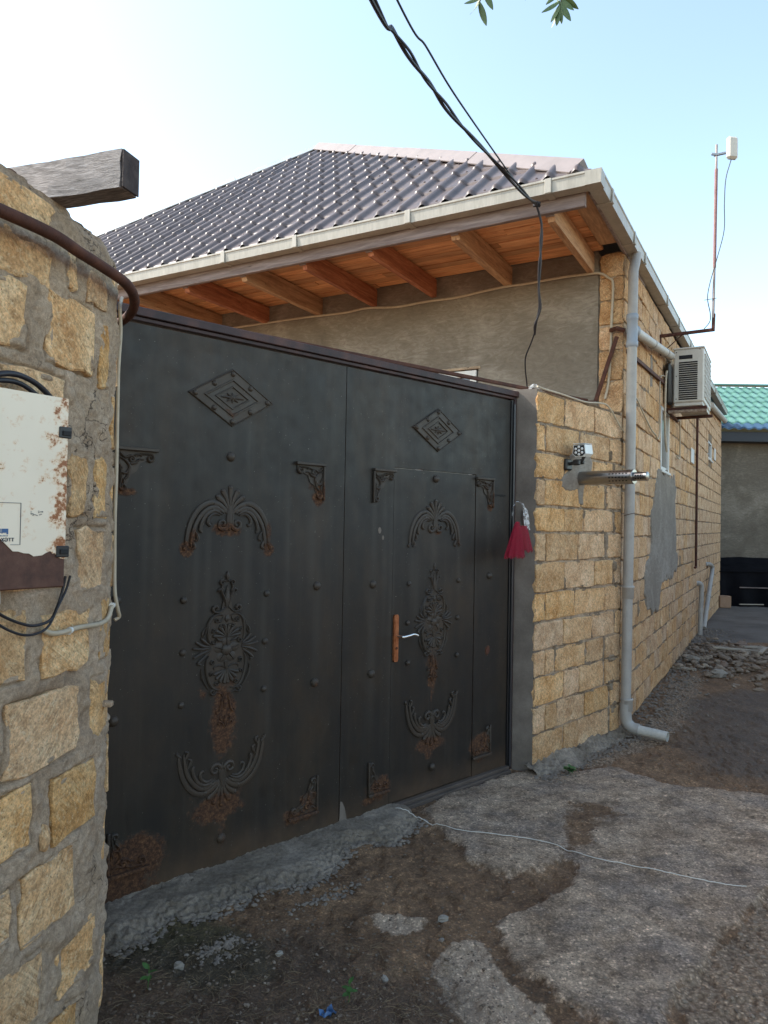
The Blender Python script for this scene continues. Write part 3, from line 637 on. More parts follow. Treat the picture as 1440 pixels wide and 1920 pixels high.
# weathered beam lying on the pillar
bt = thing('wooden_beam', 'grey weathered timber beam laid across the top of the pillar', 'beam', (-.712, 1.880, 2.478), math.atan2(.053, -.165))
n = 26; V = []; F = []
Lb = 1.5
for i in range(n):
    x = i*Lb/(n-1)
    for (y, z) in [(0, 0), (0, .035), (0, .07), (0, .104), (-.035, .104), (-.068, .102), (-.068, .05), (-.068, 0), (-.035, 0)]:
        k = .003; ch = .004 if (y, z) in [(0, 0), (0, .104), (-.068, .102), (-.068, 0)] else 0
        V.append((x+random.uniform(-.002, .002)+(random.uniform(0, .006) if i == 0 else 0), y+random.uniform(-k, k)*.6, z+random.uniform(-k, k)*.6))
for i in range(n-1):
    for j in range(9): F.append((i*9+j, i*9+(j+1) % 9, (i+1)*9+(j+1) % 9, (i+1)*9+j))
F += [tuple(range(8, -1, -1)), tuple(range((n-1)*9, n*9))]
o = mesh_obj('timber', V, F, M_beam, bt)
M_shaded_end = simple('shaded_end_grain', [(.018, .014, .016), (.040, .030, .030), (.07, .055, .052)], 30, .9, bump=.6, bscale=110)  # end grain with the shade of the end face painted into its colour
b = MB(); b.box(-.0065, -.001, -.067, -.001, .002, .103, .001); b.obj('shaded_end_cap', M_shaded_end, bt)
b = MB(); b.tube(cat([(.385, .004, -.035), (.385, .016, .035), (.375, .03, .075), (.36, .018, .088), (.352, -.004, .083)], 5), .0035, 6); b.obj('bent_nail', M_rust, bt, True)

# meter box
BX = thing('meter_box', 'ivory steel meter box with rust and peeled brown lower part, on the pillar', 'meter box', (-.792, 1.78, 0), math.atan2(.819, .574))
b = MB(); b.box(-.40, 0, 0, .13, 1.428, 1.897, .003); b.obj('housing', M_peeled, BX)
lowedge = [(-.40, 1.585), (-.30, 1.60), (-.22, 1.59), (-.161, 1.549), (-.131, 1.519), (-.118, 1.5185), (-.105, 1.514), (-.092, 1.513), (-.081, 1.506), (-.06, 1.508), (-.050, 1.514), (-.039, 1.518), (-.034, 1.511), (-.028, 1.513), (-.02, 1.502), (-.010, 1.498), (-.001, 1.497)]
b = MB(); b.prism(lowedge[::1]+[(-.001, 1.896), (-.40, 1.8985)], -.0022, .001); b.obj('door_panel', M_ivory, BX)
b = MB(); b.box(-.025, .008, -.006, .03, 1.797, 1.825, .002); hb1 = b.obj('latch', M_black, BX)
b = MB(); b.box(-.017, .004, -.010, -.005, 1.803, 1.815, .001); b.obj('latch_tongue', M_dark, hb1)
b = MB(); b.box(-.025, .008, -.006, .03, 1.502, 1.530, .002); hb2 = b.obj('latch', M_black, BX)
b = MB(); b.box(-.017, .004, -.010, -.005, 1.510, 1.522, .001); b.obj('latch_tongue', M_dark, hb2)
# printing on the box: a ruled frame, a blue word cut by the peel and XƏTT
b = MB(); y0, y1 = -.0034, -.0018
b.box(-.30, -.1145, y0, y1, 1.6318, 1.633); b.box(-.1157, -.1145, y0, y1, 1.5340, 1.633); b.box(-.138, -.1145, y0, y1, 1.5340, 1.5350); b.obj('printed_frame', M_print2, BX)
b = MB()
for x0, x1, z0, z1 in [(-.172, -.161, 1.562, 1.572), (-.159, -.1565, 1.561, 1.572), (-.1555, -.147, 1.5625, 1.572), (-.147, -.1435, 1.559, 1.572), (-.190, -.174, 1.562, 1.572)]: b.box(x0, x1, y0, y1, z0, z1)
b.obj('printed_word', M_print, BX)
b = MB()
for i in range(11): b.box(-.176+i*.003, -.1742+i*.003, y0, y1, 1.5545, 1.5545+random.choice([.0016, .0024, .002]))
b.obj('small_print', M_print, BX)
b = MB(); zt, zb = 1.5505, 1.5425
def seg(x0, z0, x1, z1, wd=.0016):
    d = math.hypot(x1-x0, z1-z0); nx, nz = -(z1-z0)/d*wd/2, (x1-x0)/d*wd/2
    b.prism([(x0-nx, z0-nz), (x1-nx, z1-nz), (x1+nx, z1+nz), (x0+nx, z0+nz)], y0, y1)
seg(-.1585, zt, -.1530, zb); seg(-.1530, zt, -.1585, zb-.0)
xc, zc_ = -.1480, (zt+zb)/2
P_ = [(xc+.0036*math.cos(t), zc_+.0041*math.sin(t)) for t in np.linspace(2.6, -3.0, 11)]
for i in range(10): seg(*P_[i], *P_[i+1])
seg(xc-.0030, zc_-.0006, xc+.0034, zc_-.0006)
for tx in (-.1395, -.1325): seg(tx-.0028, zt-.0005, tx+.0028, zt-.0005); seg(tx, zt, tx, zb)
b.obj('printed_letters', M_print2, BX)
b = MB()
for i in range(16): x = -.092+random.random()*.03; z = 1.602+random.random()*.012; b.box(x, x+.003, y0, y1, z, z+.0015)
b.obj('stamp_mark', M_print2, BX)
b = MB(); b.box(-.215, -.135, .035, .09, 1.388, 1.432, .006); b.obj('cable_gland', M_white, BX, False)
# cables at the box
def pil_cable(name, pts, r, m, label, cat_='cable', h=None):
    P = []
    for (a, z, hh) in pts: x, y = PIL.pt(a, hh); P.append((float(x), float(y), z))
    b = MB(); b.tube(cat(P, 6), r, 8); return tag(b.obj(name, m, None, True), label, cat_)
pil_cable('black_cable', [(1.20, 1.915, .05), (1.28, 1.945, .06), (1.35, 1.945, .055), (1.42, 1.925, .045), (1.50, 1.885, .03), (1.52, 1.86, .02)], .0075, M_cable, 'thick black cable arching over the top of the meter box')
pil_cable('black_cable', [(1.18, 1.90, .06), (1.26, 1.925, .055), (1.33, 1.93, .05), (1.40, 1.905, .045), (1.46, 1.87, .04)], .0065, M_cable, 'lower black cable of the pair entering the meter box top')
pil_cable('dark_cable', [(1.52, 1.44, .04), (1.515, 1.40, .035), (1.50, 1.355, .03), (1.475, 1.325, .03), (1.42, 1.318, .03), (1.37, 1.33, .03), (1.30, 1.36, .04), (1.24, 1.40, .05)], .0038, M_cable, 'black cable looping under the meter box to its white gland')
pil_cable('dark_cable', [(1.54, 1.44, .04), (1.53, 1.40, .035), (1.50, 1.36, .035), (1.47, 1.31, .03), (1.42, 1.296, .03), (1.36, 1.305, .035), (1.29, 1.34, .04), (1.25, 1.38, .05)], .0034, M_cable, 'second black cable hanging lowest below the meter box')
pil_cable('beige_conduit', [(1.456, 1.302, .022), (1.487, 1.288, .025), (1.53, 1.284, .026), (1.60, 1.287, .026), (1.67, 1.283, .024), (1.73, 1.280, .022), (1.79, 1.288, .022), (1.835, 1.318, .022), (1.86, 1.322, .024)], .0075, M_beige, 'short beige conduit clipped across the pillar below the meter box')
cb = []
for (a, z, hh) in [(1.92, 2.30, .014), (1.925, 2.22, .018), (1.915, 2.1, .014), (1.92, 1.95, .014), (1.915, 1.75, .015), (1.91, 1.6, .014), (1.92, 1.45, .016), (1.90, 1.36, .020), (1.91, 1.30, .030), (1.925, 1.275, .034), (1.92, 1.265, .02)]:
    x, y = PIL.pt(a, hh); cb.append((float(x), float(y), z))
x, y = PIL.pt(2.0, .03); cb = [(float(x), float(y), 2.36)]+cb
b = MB(); b.tube(cat(cb, 6), .006, 8); o = tag(b.obj('beige_cable', M_beige, None, True), 'long beige cable running down the right edge of the pillar', 'cable')
for (a, z, hh, l) in [(1.565, 1.285, .026, 'left white clip on the beige conduit below the meter box'), (1.838, 1.322, .022, 'right white clip on the beige conduit near the pillar edge')]:
    x, y = PIL.pt(a, hh); b = MB(); b.tube([(-.004, 0, 0), (.004, 0, 0)], .0095, 10); b.box(-.003, .003, 0, .02, -.012, -.006)
    tag(b.obj('cable_clip', M_white, None, False, (float(x), float(y), z), PIL.angle(a)), l, 'clip', 'white cable clips on the pillar')

# ================================================================== THE GATE
gate = thing('metal_gate', 'dark green-black two-leaf metal gate with cast ornaments and rust stains', 'gate', (GO[0], GO[1], 0), GA)
RUSTS = [  # (u, z, su, sz, strength)
 (.515, .70, .055, .11, .95), (.50, .60, .035, .07, .7), (.40, .82, .03, .05, .4), (.49, .285, .10, .05, .95), (.51, .20, .03, .09, .4), (.95, .13, .09, .035, .75), (1.0, .20, .06, .05, .5),
 (.10, .17, .10, .08, 1.1), (.03, .10, .14, .06, .9), (.0, .02, .25, .05, .7), (1.035, 1.72, .035, .03, .9), (.99, 1.79, .03, .03, .4), (.03, 1.715, .05, .015, .8),
 (.31, 1.47, .03, .03, .8), (.335, 1.53, .03, .05, .5), (.74, 1.465, .025, .03, .9), (.51, 1.555, .06, .025, .85), (.735, 1.55, .02, .05, .5), (.52, 2.09, .02, .015, .5), (1.025, .765, .018, .03, .5),
 (1.905, .69, .03, .05, .9), (1.90, .78, .05, .09, .5), (1.90, .60, .010, .10, .45), (1.90, .30, .09, .035, .95), (1.88, .25, .04, .04, .5), (1.49, .14, .07, .06, .85), (1.42, .09, .05, .02, .8), (1.54, .1, .03, .08, .4),
 (2.345, .20, .07, .06, 1.15), (2.34, .13, .05, .05, .5), (2.41, 1.715, .025, .02, .8), (1.93, 1.545, .03, .012, .6), (2.10, 1.5, .02, .05, .4), (1.6, .83, .015, .01, .6), (2.405, .80, .018, .022, 1.2)]
WASH = [(.36, 1.30, .012, .22), (.52, 1.42, .03, .18), (.62, 1.35, .015, .2), (.72, 1.1, .012, .3), (.42, 1.42, .012, .2), (.75, .75, .012, .2), (1.0, 1.5, .02, .2), (1.04, 1.1, .02, .2), (.17, 1.6, .012, .2), (.12, 1.6, .01, .3), (.52, 1.95, .015, .1), (.62, 1.98, .01, .1), (.85, 1.5, .01, .25),
        (1.42, 1.55, .015, .25), (1.50, 1.5, .015, .3), (1.42, .9, .02, .3), (1.555, 1.2, .02, .7), (1.9, 1.45, .02, .1), (1.72, 1.35, .015, .2), (1.75, 1.2, .02, .2), (2.12, 1.35, .01, .15), (2.4, 1.6, .02, .15), (1.9, 1.98, .02, .06)]
def gmasks(u, z):
    r = np.zeros(u.shape); ws = np.zeros(u.shape)
    for (a, b_, su, sz, k) in RUSTS: r = np.maximum(r, 1.15*k*np.exp(-.5*(((u-a)/su)**2+((z-b_)/sz)**2)**1.2))
    for (a, b_, su, sz) in WASH: ws = np.maximum(ws, np.exp(-.5*((u-a)/su)**2)*np.exp(-.5*((z-b_)/sz)**2)*.6)
    r = np.maximum(r, .42*np.exp(-((z-.0)/.05)**2)*(.6+1.0*fbm(u*5, u, 2)))
    dust = np.maximum(.9*np.exp(-(z/.13)**2), .25*sstep(.9, .3, z)*0+.10)
    dust = dust+.25*np.clip(fbm(u*2.1, z*1.4, 3)*2, 0, 1)
    return np.stack([r, np.clip(dust, 0, 1), ws], -1)
def sheet(name, u, z, parent, y=-.02, hole=None, th=.035):
    gu, gzz = np.meshgrid(u, z, indexing='ij')
    e = np.minimum(np.minimum(gu-u[0], u[-1]-gu), np.minimum(gzz-z[0], z[-1]-gzz))
    bk = .0055*fbm(gu*2.2+5, gzz*1.6, 3)*2*sstep(0, .08, e)
    Y = y+bk
    if hole:
        hd = np.maximum(np.maximum(hole[0]-gu, gu-hole[1]), np.maximum(hole[2]-gzz, gzz-hole[3])); Y = y+bk*sstep(0, .05, hd)
    V = np.c_[gu.ravel(), Y.ravel(), gzz.ravel()]; a, b_ = gu.shape; I = np.arange(a*b_).reshape(a, b_)
    F = np.c_[I[:-1, :-1].ravel(), I[1:, :-1].ravel(), I[1:, 1:].ravel(), I[:-1, 1:].ravel()]
    if hole:
        cu = (gu[:-1, :-1]+gu[1:, 1:])/2; cz = (gzz[:-1, :-1]+gzz[1:, 1:])/2
        F = F[~((cu > hole[0]) & (cu < hole[1]) & (cz > hole[2]) & (cz < hole[3])).ravel()]
    F = [tuple(f) for f in F]; n0 = len(V)
    mb = gmasks(gu, gzz).reshape(-1, 3)
    # returned edges
    R_ = [(u[0], z[0]), (u[-1], z[0]), (u[-1], z[-1]), (u[0], z[-1])]
    V2 = [(p[0], y, p[1]) for p in R_]+[(p[0], y+th, p[1]) for p in R_]
    F += [(n0+i, n0+i+4, n0+(i+1) % 4+4, n0+(i+1) % 4) for i in range(4)]
    bf = [(n0+7, n0+6, n0+5, n0+4)]
    if hole:
        h0, h1, k0, k1 = hole; k = n0+8
        H = [(h0, k0), (h1, k0), (h1, k1), (h0, k1)]; V2 += [(p[0], y, p[1]) for p in H]+[(p[0], y+th, p[1]) for p in H]
        F += [(k+i, k+(i+1) % 4, k+(i+1) % 4+4, k+i+4) for i in range(4)]
        bf = [(n0+4, k+4, k+7, n0+7), (n0+5, n0+6, k+6, k+5), (n0+4, n0+5, k+5, k+4), (n0+7, k+7, k+6, n0+6)]
    F += bf
    V = np.vstack([V, np.array(V2)]); mk = np.vstack([mb, np.tile([.3, .3, 0], (len(V2), 1))])
    return mesh_obj(name, V, F, M_gate, parent, False, attr={'rust': mk})
def lin(a, b_, step, ins=()):
    x = list(np.linspace(a, b_, max(2, int((b_-a)/step))))+list(ins); return np.array(sorted(set(np.round(x, 5))))
leafL = sheet('gate_leaf', lin(-.18, 1.2045, .012), lin(.012, 2.425, .012), gate)
leafR = sheet('gate_leaf', lin(1.2095, 2.606, .012, (1.5625, 2.2705)), lin(.012, 2.425, .012, (.03, 1.9165)), gate, hole=(1.5625, 2.2705, .03, 1.9165))
wick = sheet('wicket_door', lin(1.567, 2.266, .012), lin(.034, 1.912, .012), gate, y=-.017)
def orn(mb, name, parent, cu, cz, fx=1, fz=1, smooth=True, y0=-.021):
    """mesh of an ornament drawn round (0,0), set on the sheet"""
    V = np.array(mb.v); V = np.c_[V[:, 0]*fx+cu, V[:, 1]+y0, V[:, 2]*fz+cz]
    F = mb.f if fx*fz > 0 else [tuple(reversed(f)) for f in mb.f]
    mk = gmasks(V[:, 0], V[:, 2]); mk[:, 2] = .55; mk[:, 1] += .25
    o = mesh_obj(name, V, F, M_gate, parent, smooth, attr={'rust': mk})
    if smooth: o.data.set_sharp_from_angle(angle=R(42))
    return o
def stud(parent, u, z, r, rusty=0):
    b = MB(); b.dome((0, 0, 0), r, (0, -1, 0), r*.8, 14); return orn(b, 'stud', parent, u, z)
def spiral(cx, cz, r0, r1, a0, turns, n=22):
    return [(cx+(r0+(r1-r0)*i/(n-1))*math.cos(a0+turns*2*math.pi*i/(n-1)), cz+(r0+(r1-r0)*i/(n-1))*math.sin(a0+turns*2*math.pi*i/(n-1))) for i in range(n)]
def both(b, pts, w, h, smooth=4, y0=0.0):
    b.stroke(pts, w, h, y0, smooth); b.stroke([(-x, z) for x, z in pts][::-1], list(w)[::-1] if hasattr(w, '__len__') else w, h, y0, smooth)
def arch():
    b = MB(); H = .0105
    both(b, [(.015, .165), (.05, .20), (.10, .213), (.155, .185), (.195, .125), (.213, .055), (.218, .0)], [.010, .022, .024, .024, .022, .018, .008], H)
    both(b, [(.03, .165), (.07, .19), (.11, .185), (.15, .15), (.178, .10), (.190, .045), (.193, .01)], [.008, .018, .020, .020, .018, .014, .006], H*.9, y0=-.002)
    both(b, [(.04, .16), (.08, .175), (.115, .162), (.14, .128), (.150, .09), (.142, .075)], [.006, .016, .018, .016, .016, .010], H*.9, y0=-.003)
    both(b, [(.05, .155), (.08, .162), (.105, .145), (.112, .12), (.100, .108), (.092, .118)], [.006, .014, .016, .015, .012, .006], H)
    both(b, [(.178, .085), (.163, .062), (.160, .045), (.172, .038)], [.006, .014, .014, .006], H)
    both(b, [(.195, .045), (.178, .022), (.176, .006), (.190, .0)], [.006, .014, .014, .006], H)
    both(b, [(.205, .025), (.225, .008), (.222, -.004)], [.008, .014, .008], H)
    both(b, [(.0, .20), (.012, .155), (.012, .115)]+spiral(.037, .115, .028, .006, math.pi, 1.25, 20), [.010, .020, .018, .014, .014, .012, .010], H*1.15, 2)
    for a, L in ((0, .118), (20, .108), (40, .098), (60, .092), (77, .090)):
        t = R(90-a)
        p0 = (.004*math.cos(t), .165); e = (L*math.cos(t)*1.05, .165+L*math.sin(t)); mid = (e[0]*.45, .165+(e[1]-.165)*.62)
        if a: both(b, [p0, mid, e], [.006, .016, .026], H)
        else: b.stroke([p0, mid, e], [.006, .015, .022], H)
        for sx in ((-1, 1) if a else (1,)): b.dome((sx*e[0], 0, e[1]), .0125, (0, -1, 0), H*1.05, 8)
    b.stroke([(-.0, .20), (0, .13), (0, .085)], [.018, .022, .006], H)
    return b
def medallion():
    b = MB(); H = .0115
    b.lathe([(.0, 0)], (0, 0, 0), (0, -1, 0), 3) if False else None
    b.stroke([(0, .40), (0, .378), (0, .355)], [.006, .020, .010], H)
    for sx in (-1, 1):
        b.stroke([(sx*.004, .352)]+[(sx*x, z) for x, z in spiral(.026, .343, .014, .003, 2.4, -1.2, 14)], [.006, .010, .008, .007, .006], H*.8, smooth=1)
        b.stroke([(sx*.005, .215), (sx*.012, .255), (sx*.027, .29), (sx*.034, .31), (sx*.046, .305), (sx*.044, .296)], [.008, .012, .012, .012, .010, .006], H)
        b.stroke([(sx*.018, .345), (sx*.028, .318), (sx*.020, .298)], [.004, .010, .005], H*.7)
        b.stroke([(sx*.004, .222), (sx*.030, .197), (sx*.045, .192)]+[(sx*x, z) for x, z in spiral(.057, .212, .018, .004, -1.7, 1.15, 16)], [.008, .012, .014, .013, .010, .007], H, smooth=1)
        b.stroke([(sx*.018, .175), (sx*.045, .183), (sx*.072, .170), (sx*.088, .140), (sx*.093, .095), (sx*.090, .055), (sx*.078, .035)], [.006, .010, .012, .013, .013, .011, .008], H)
        b.stroke([(sx*.080, .175), (sx*.098, .135), (sx*.107, .095), (sx*.122, .072)], [.004, .008, .008, .004], H*.8)
        b.stroke([(sx*.104, .125), (sx*.122, .095), (sx*.117, .06)], [.003, .010, .003], H*.7)
        b.stroke([(sx*.022, .170), (sx*.030, .150), (sx*.044, .146), (sx*.038, .158)], [.005, .011, .010, .005], H)
        # side leaves
        for p in ([(.080, .025), (.115, .028), (.150, .050)], [(.080, .018), (.12, .015), (.163, .022)], [(.078, .008), (.12, -.004), (.160, -.022)], [(.085, .03), (.11, .05), (.125, .066)], [(.085, -.005), (.115, -.028), (.140, -.052), (.132, -.06)]):
            b.stroke([(sx*x, z) for x, z in p], [.008, .014, .012], H*.9); b.dome((sx*p[-1][0], 0, p[-1][1]), .008, (0, -1, 0), H*.8, 7)
        # lower oval
        b.stroke([(sx*.088, -.020), (sx*.100, -.050), (sx*.100, -.10), (sx*.088, -.150), (sx*.068, -.185), (sx*.040, -.198), (sx*.02, -.192)], [.006, .011, .013, .013, .012, .010, .006], H)
        b.stroke([(sx*.125, -.085), (sx*.122, -.125), (sx*.104, -.165), (sx*.084, -.195)], [.004, .010, .008, .004], H*.8)
        b.stroke([(sx*.012, -.245), (sx*.022, -.222), (sx*.045, -.212), (sx*.065, -.222)]+[(sx*x, z) for x, z in spiral(.067, -.205, .014, .003, -1.57, 1.1, 12)], [.006, .012, .012, .010, .007], H, smooth=1)
        b.stroke([(sx*.006, -.215), (sx*.018, -.255), (sx*.024, -.285), (sx*.034, -.312), (sx*.045, -.318), (sx*.046, -.306)], [.006, .011, .010, .010, .009, .005], H)
        b.stroke([(sx*.003, -.395), (sx*.014, -.372), (sx*.030, -.362), (sx*.036, -.372), (sx*.028, -.380)], [.004, .010, .010, .008, .004], H*.9)
        b.stroke([(sx*.014, -.33), (sx*.026, -.345), (sx*.014, -.365)], [.004, .010, .004], H*.8)
        # fans above and below the rosette
        for a in (10, 33, 56, 80):
            t = R(90-a); b.stroke([(sx*.004, .065), (sx*.035*math.cos(t), .065+.035*math.sin(t)), (sx*.068*math.cos(t), .065+.062*math.sin(t))], [.005, .013, .018], H*.9, -.003); b.dome((sx*.068*math.cos(t), -.003, .065+.062*math.sin(t)), .0085, (0, -1, 0), H*.9, 7)
        for a in (8, 30, 52, 74):
            t = R(-90+a); b.stroke([(sx*.004, -.10), (sx*.035*math.cos(t), -.10+.035*math.sin(t)), (sx*.062*math.cos(t), -.10+.066*math.sin(t))], [.005, .013, .018], H*.9, -.003); b.dome((sx*.062*math.cos(t), -.003, -.10+.066*math.sin(t)), .0085, (0, -1, 0), H*.9, 7)
        for (x_, z_, r_, a_) in ((.055, .150, .013, 0.5), (.068, .045, .014, 2.0), (.072, .100, .010, 1.2), (.070, -.055, .014, 4.0), (.075, -.115, .011, 5.0), (.050, -.165, .012, 3.0), (.030, .125, .009, 2.2), (.028, -.155, .009, 4.4)):
            b.stroke([(sx*x, z) for x, z in spiral(x_, z_, r_, .003, a_, 1.1, 11)], [.005, .009, .008, .006], H*1.0, -.002, 1)
        b.stroke([(sx*.020, .045), (sx*.045, .055), (sx*.060, .075)], [.006, .013, .005], H, -.003)
        b.stroke([(sx*.006, -.09), (sx*.035, -.075), (sx*.062, -.082), (sx*.060, -.095)], [.005, .010, .010, .005], H*.8)
    # backing plates so the ornament reads as one cast piece
    pl = [(0, .33), (.02, .25), (.03, .20), (.075, .165), (.09, .1), (.085, .04), (.13, .02), (.13, 0), (.09, -.02), (.098, -.1), (.085, -.15), (.05, -.20), (.02, -.22), (.018, -.30), (.02, -.34), (0, -.38)]
    b.prism(pl+[(-x, z) for x, z in pl[::-1][1:-1]], -.003, .0)
    b.stroke([(0, .30), (0, .26), (0, .22)], [.012, .024, .012], H); b.stroke([(0, .178), (0, .158), (0, .140)], [.012, .026, .010], H*1.1)
    b.stroke([(0, -.215), (0, -.26), (0, -.30)], [.012, .022, .016], H); b.stroke([(0, -.335), (0, -.36), (0, -.40)], [.010, .016, .004], H)
    for k in range(5):
        t = R(90+72*k); cx, cz = .043*math.cos(t), .043*math.sin(t)
        b.dome((cx, 0, cz), .029, (0, -1, 0), .007, 10)
        b.stroke([(cx*.4, cz*.4), (cx*1.5, cz*1.5)], [.010, .004], .015, smooth=1)
    b.dome((0, -.004, 0), .029, (0, -1, 0), .013, 14)
    b.stroke([(0, -.06), (0, -.085), (0, -.115)], [.022, .018, .004], H*1.1)
    return b
def bracket():                                              # corner piece: corner at (0,0), arms to +x and -z
    b = MB(); H = .011
    b.prism([(0, 0), (.165, 0), (.165, -.028), (.125, -.04), (.10, -.05), (.085, -.085), (.06, -.10), (.05, -.13), (.03, -.17), (0, -.17)], -.004, 0)
    b.box(-.005, .178, -.022, 0, .0, .016, .003); b.box(-.005, .007, -.016, 0, -.175, 0, .003)
    for P, W in (([(.10, -.012), (.135, -.010)]+spiral(.143, -.027, .017, .004, 1.4, -1.3, 14), [.008, .012, .010, .006]),
                 ([(.02, -.10), (.016, -.135)]+spiral(.027, -.152, .016, .004, 2.6, 1.3, 14), [.008, .012, .010, .006]),
                 ([(.012, -.012), (.035, -.030), (.055, -.022)]+spiral(.062, -.036, .013, .003, 1.3, -1.2, 12), [.010, .012, .008]),
                 ([(.012, -.03), (.04, -.045), (.055, -.07), (.040, -.095), (.018, -.09), (.022, -.07)], [.006, .013, .013, .010, .006]),
                 ([(.055, -.055), (.08, -.05), (.095, -.035), (.115, -.035)], [.012, .012, .008, .004]),
                 ([(.05, -.085), (.045, -.11), (.03, -.125), (.03, -.14)], [.012, .012, .008, .004]),
                 ([(.075, -.02), (.095, -.014), (.105, -.022)], [.008, .010, .005]), ([(.012, -.06), (.014, -.09), (.012, -.12)], [.005, .008, .004])):
        b.stroke(P, W, H, -.004, 2)
    return b
def diamond(sx=.225, sz=.135):
    b = MB()
    def rh(k, y): return [(sx*k, y, 0), (0, y, sz*k), (-sx*k, y, 0), (0, y, -sz*k)]
    prof = [(1.0, 0), (.985, -.007), (.96, -.009), (.93, -.005), (.66, -.005), (.64, -.011), (.60, -.011), (.57, -.005), (.42, -.005), (.40, -.010), (.37, -.010), (.35, -.003)]
    V = []; F = []
    for k, y in prof: V += rh(k, y)
    for i in range(len(prof)-1):
        for j in range(4): F.append((i*4+j, (i+1)*4+j, (i+1)*4+(j+1) % 4, i*4+(j+1) % 4))
    F.append(tuple((len(prof)-1)*4+j for j in range(4))); b.add(V, F)
    for t in range(8):
        j = t//2; f = (t % 2)*.5
        P = [(sx*.84, 0), (0, sz*.82), (-sx*.84, 0), (0, -sz*.82)]; x = P[j][0]*(1-f)+P[(j+1) % 4][0]*f; z = P[j][1]*(1-f)+P[(j+1) % 4][1]*f
        b.dome((x, -.004, z), .0135, (0, -1, 0), .012, 10)
    for k in range(8):
        t = R(45*k); r = .045 if k % 4 in (0,) else .03; b.stroke([(0, 0), (r*1.3*math.cos(t), r*.8*math.sin(t))], [.014, .006], .010, -.003, 1)
    b.dome((0, -.003, 0), .010, (0, -1, 0), .012, 8)
    return b
orn(diamond(), 'diamond_plate', leafL, .523, 2.168, smooth=False); orn(diamond(.215, .13), 'diamond_plate', leafR, 1.912, 2.158, smooth=False)
orn(arch(), 'arch_ornament', leafL, .523, 1.468); orn(medallion(), 'medallion', leafL, .518, 1.005, 1.0, .90)
orn(arch(), 'arch_ornament', leafL, .510, .575, 1, -.97)
for (u, z, fx, fz) in [(-.012, 1.885, 1, 1), (1.062, 1.885, -1, 1), (-.012, .135, 1, -1), (1.056, .135, -1, -1)]: orn(bracket(), 'corner_ornament', leafL, u, z, fx, fz)
for u, z in [(.302, 1.244), (.732, 1.252), (.302, 1.013), (.728, 1.023), (.299, .783), (.727, .795)]: stud(leafL, u, z, .0165)
for u, z in [(.521, 1.895), (1.033, 1.274), (1.031, .784), (.0, 1.262), (.0, .766), (.512, .144)]: stud(leafL, u, z, .0235)
orn(arch(), 'arch_ornament', wick, 1.905, 1.468, .98, .95, y0=-.018); orn(medallion(), 'medallion', wick, 1.903, 1.02, .93, .875, y0=-.018); orn(arch(), 'arch_ornament', wick, 1.902, .585, .98, -1.0, y0=-.018)
for (u, z, fx, fz) in [(1.405, 1.885, .92, 1), (2.431, 1.885, -.95, 1), (1.405, .125, .85, -1), (2.436, .150, -.98, -1)]: orn(bracket(), 'corner_ornament', leafR, u, z, fx, fz)
for u, z in [(1.693, 1.256), (2.118, 1.257), (1.689, 1.033), (2.113, 1.032), (1.695, .804), (2.114, .803)]: stud(wick, u, z, .0150)
for u, z in [(1.904, 1.868), (1.908, .167)]: stud(wick, u, z, .0225)
for u, z in [(1.415, 1.265), (1.415, .778), (2.412, 1.276)]: stud(leafR, u, z, .0235)
b = MB(); b.prism([(.018*math.cos(t), .022*math.sin(t)) for t in np.linspace(0, 2*math.pi, 14)[:-1]], -.002, .001); o = b.obj('missing_stud_scar', M_rust, leafR, False, (2.405, -.021, .80))
b = MB(); b.prism([(-.005, -.06), (.045, -.055), (.03, .01), (.012, .045), (.0, .05)], -.0215, -.02); b.obj('bare_metal_patch', M_post, leafR, False, (1.215, 0, .085))
for (u, z, s) in ((1.46, 1.56, .014), (1.485, 1.52, .010)):
    b = MB(); b.prism([(s*math.cos(t)*.8, s*1.3*math.sin(t)) for t in np.linspace(0, 6.28, 9)[:-1]], -.0215, -.019); b.obj('paint_splash', M_post, leafR, False, (u, 0, z))
b = MB()
for i in range(7):
    x = i*.017; b.stroke([(x, random.uniform(-.008, .004)), (x+.004, .010), (x+.010, random.uniform(-.01, .004)), (x+.014, .008)], .0022, .0006, smooth=2)
b.obj('scribbled_mark', M_dark, leafR, False, (2.455, -.0215, 1.79))
# handle
hd = MB(); hd.prism([(-.017, -.12), (-.011, -.132), (.011, -.132), (.017, -.12), (.017, .12), (.011, .132), (-.011, .132), (-.017, .12)], -.030, -.018)
hd.prism([(-.010, -.105), (.010, -.105), (.010, .105), (-.010, .105)], -.0325, -.029)
o = hd.obj('door_handle', M_copper, wick, False, (1.592, 0, .955))
b = MB(); b.tube(cat([(1.594, -.03, .968), (1.594, -.075, .968), (1.605, -.082, .968), (1.65, -.082, .972), (1.68, -.080, .975), (1.715, -.076, .965)], 5), [.009]*6+[.010]*6+[.008]*13+[.006], 10) if False else b.tube(cat([(1.594, -.03, .968), (1.594, -.075, .968), (1.605, -.082, .968), (1.65, -.082, .972), (1.68, -.080, .975), (1.715, -.076, .965)], 5), .008, 10)
b.obj('door_lever', M_handle, wick, True)
b = MB(); b.lathe([(.007, 0), (.007, .006), (.003, .006)], (1.592, -.030, .90), (0, -1, 0), 10); b.obj('key_cylinder', M_rust, wick)
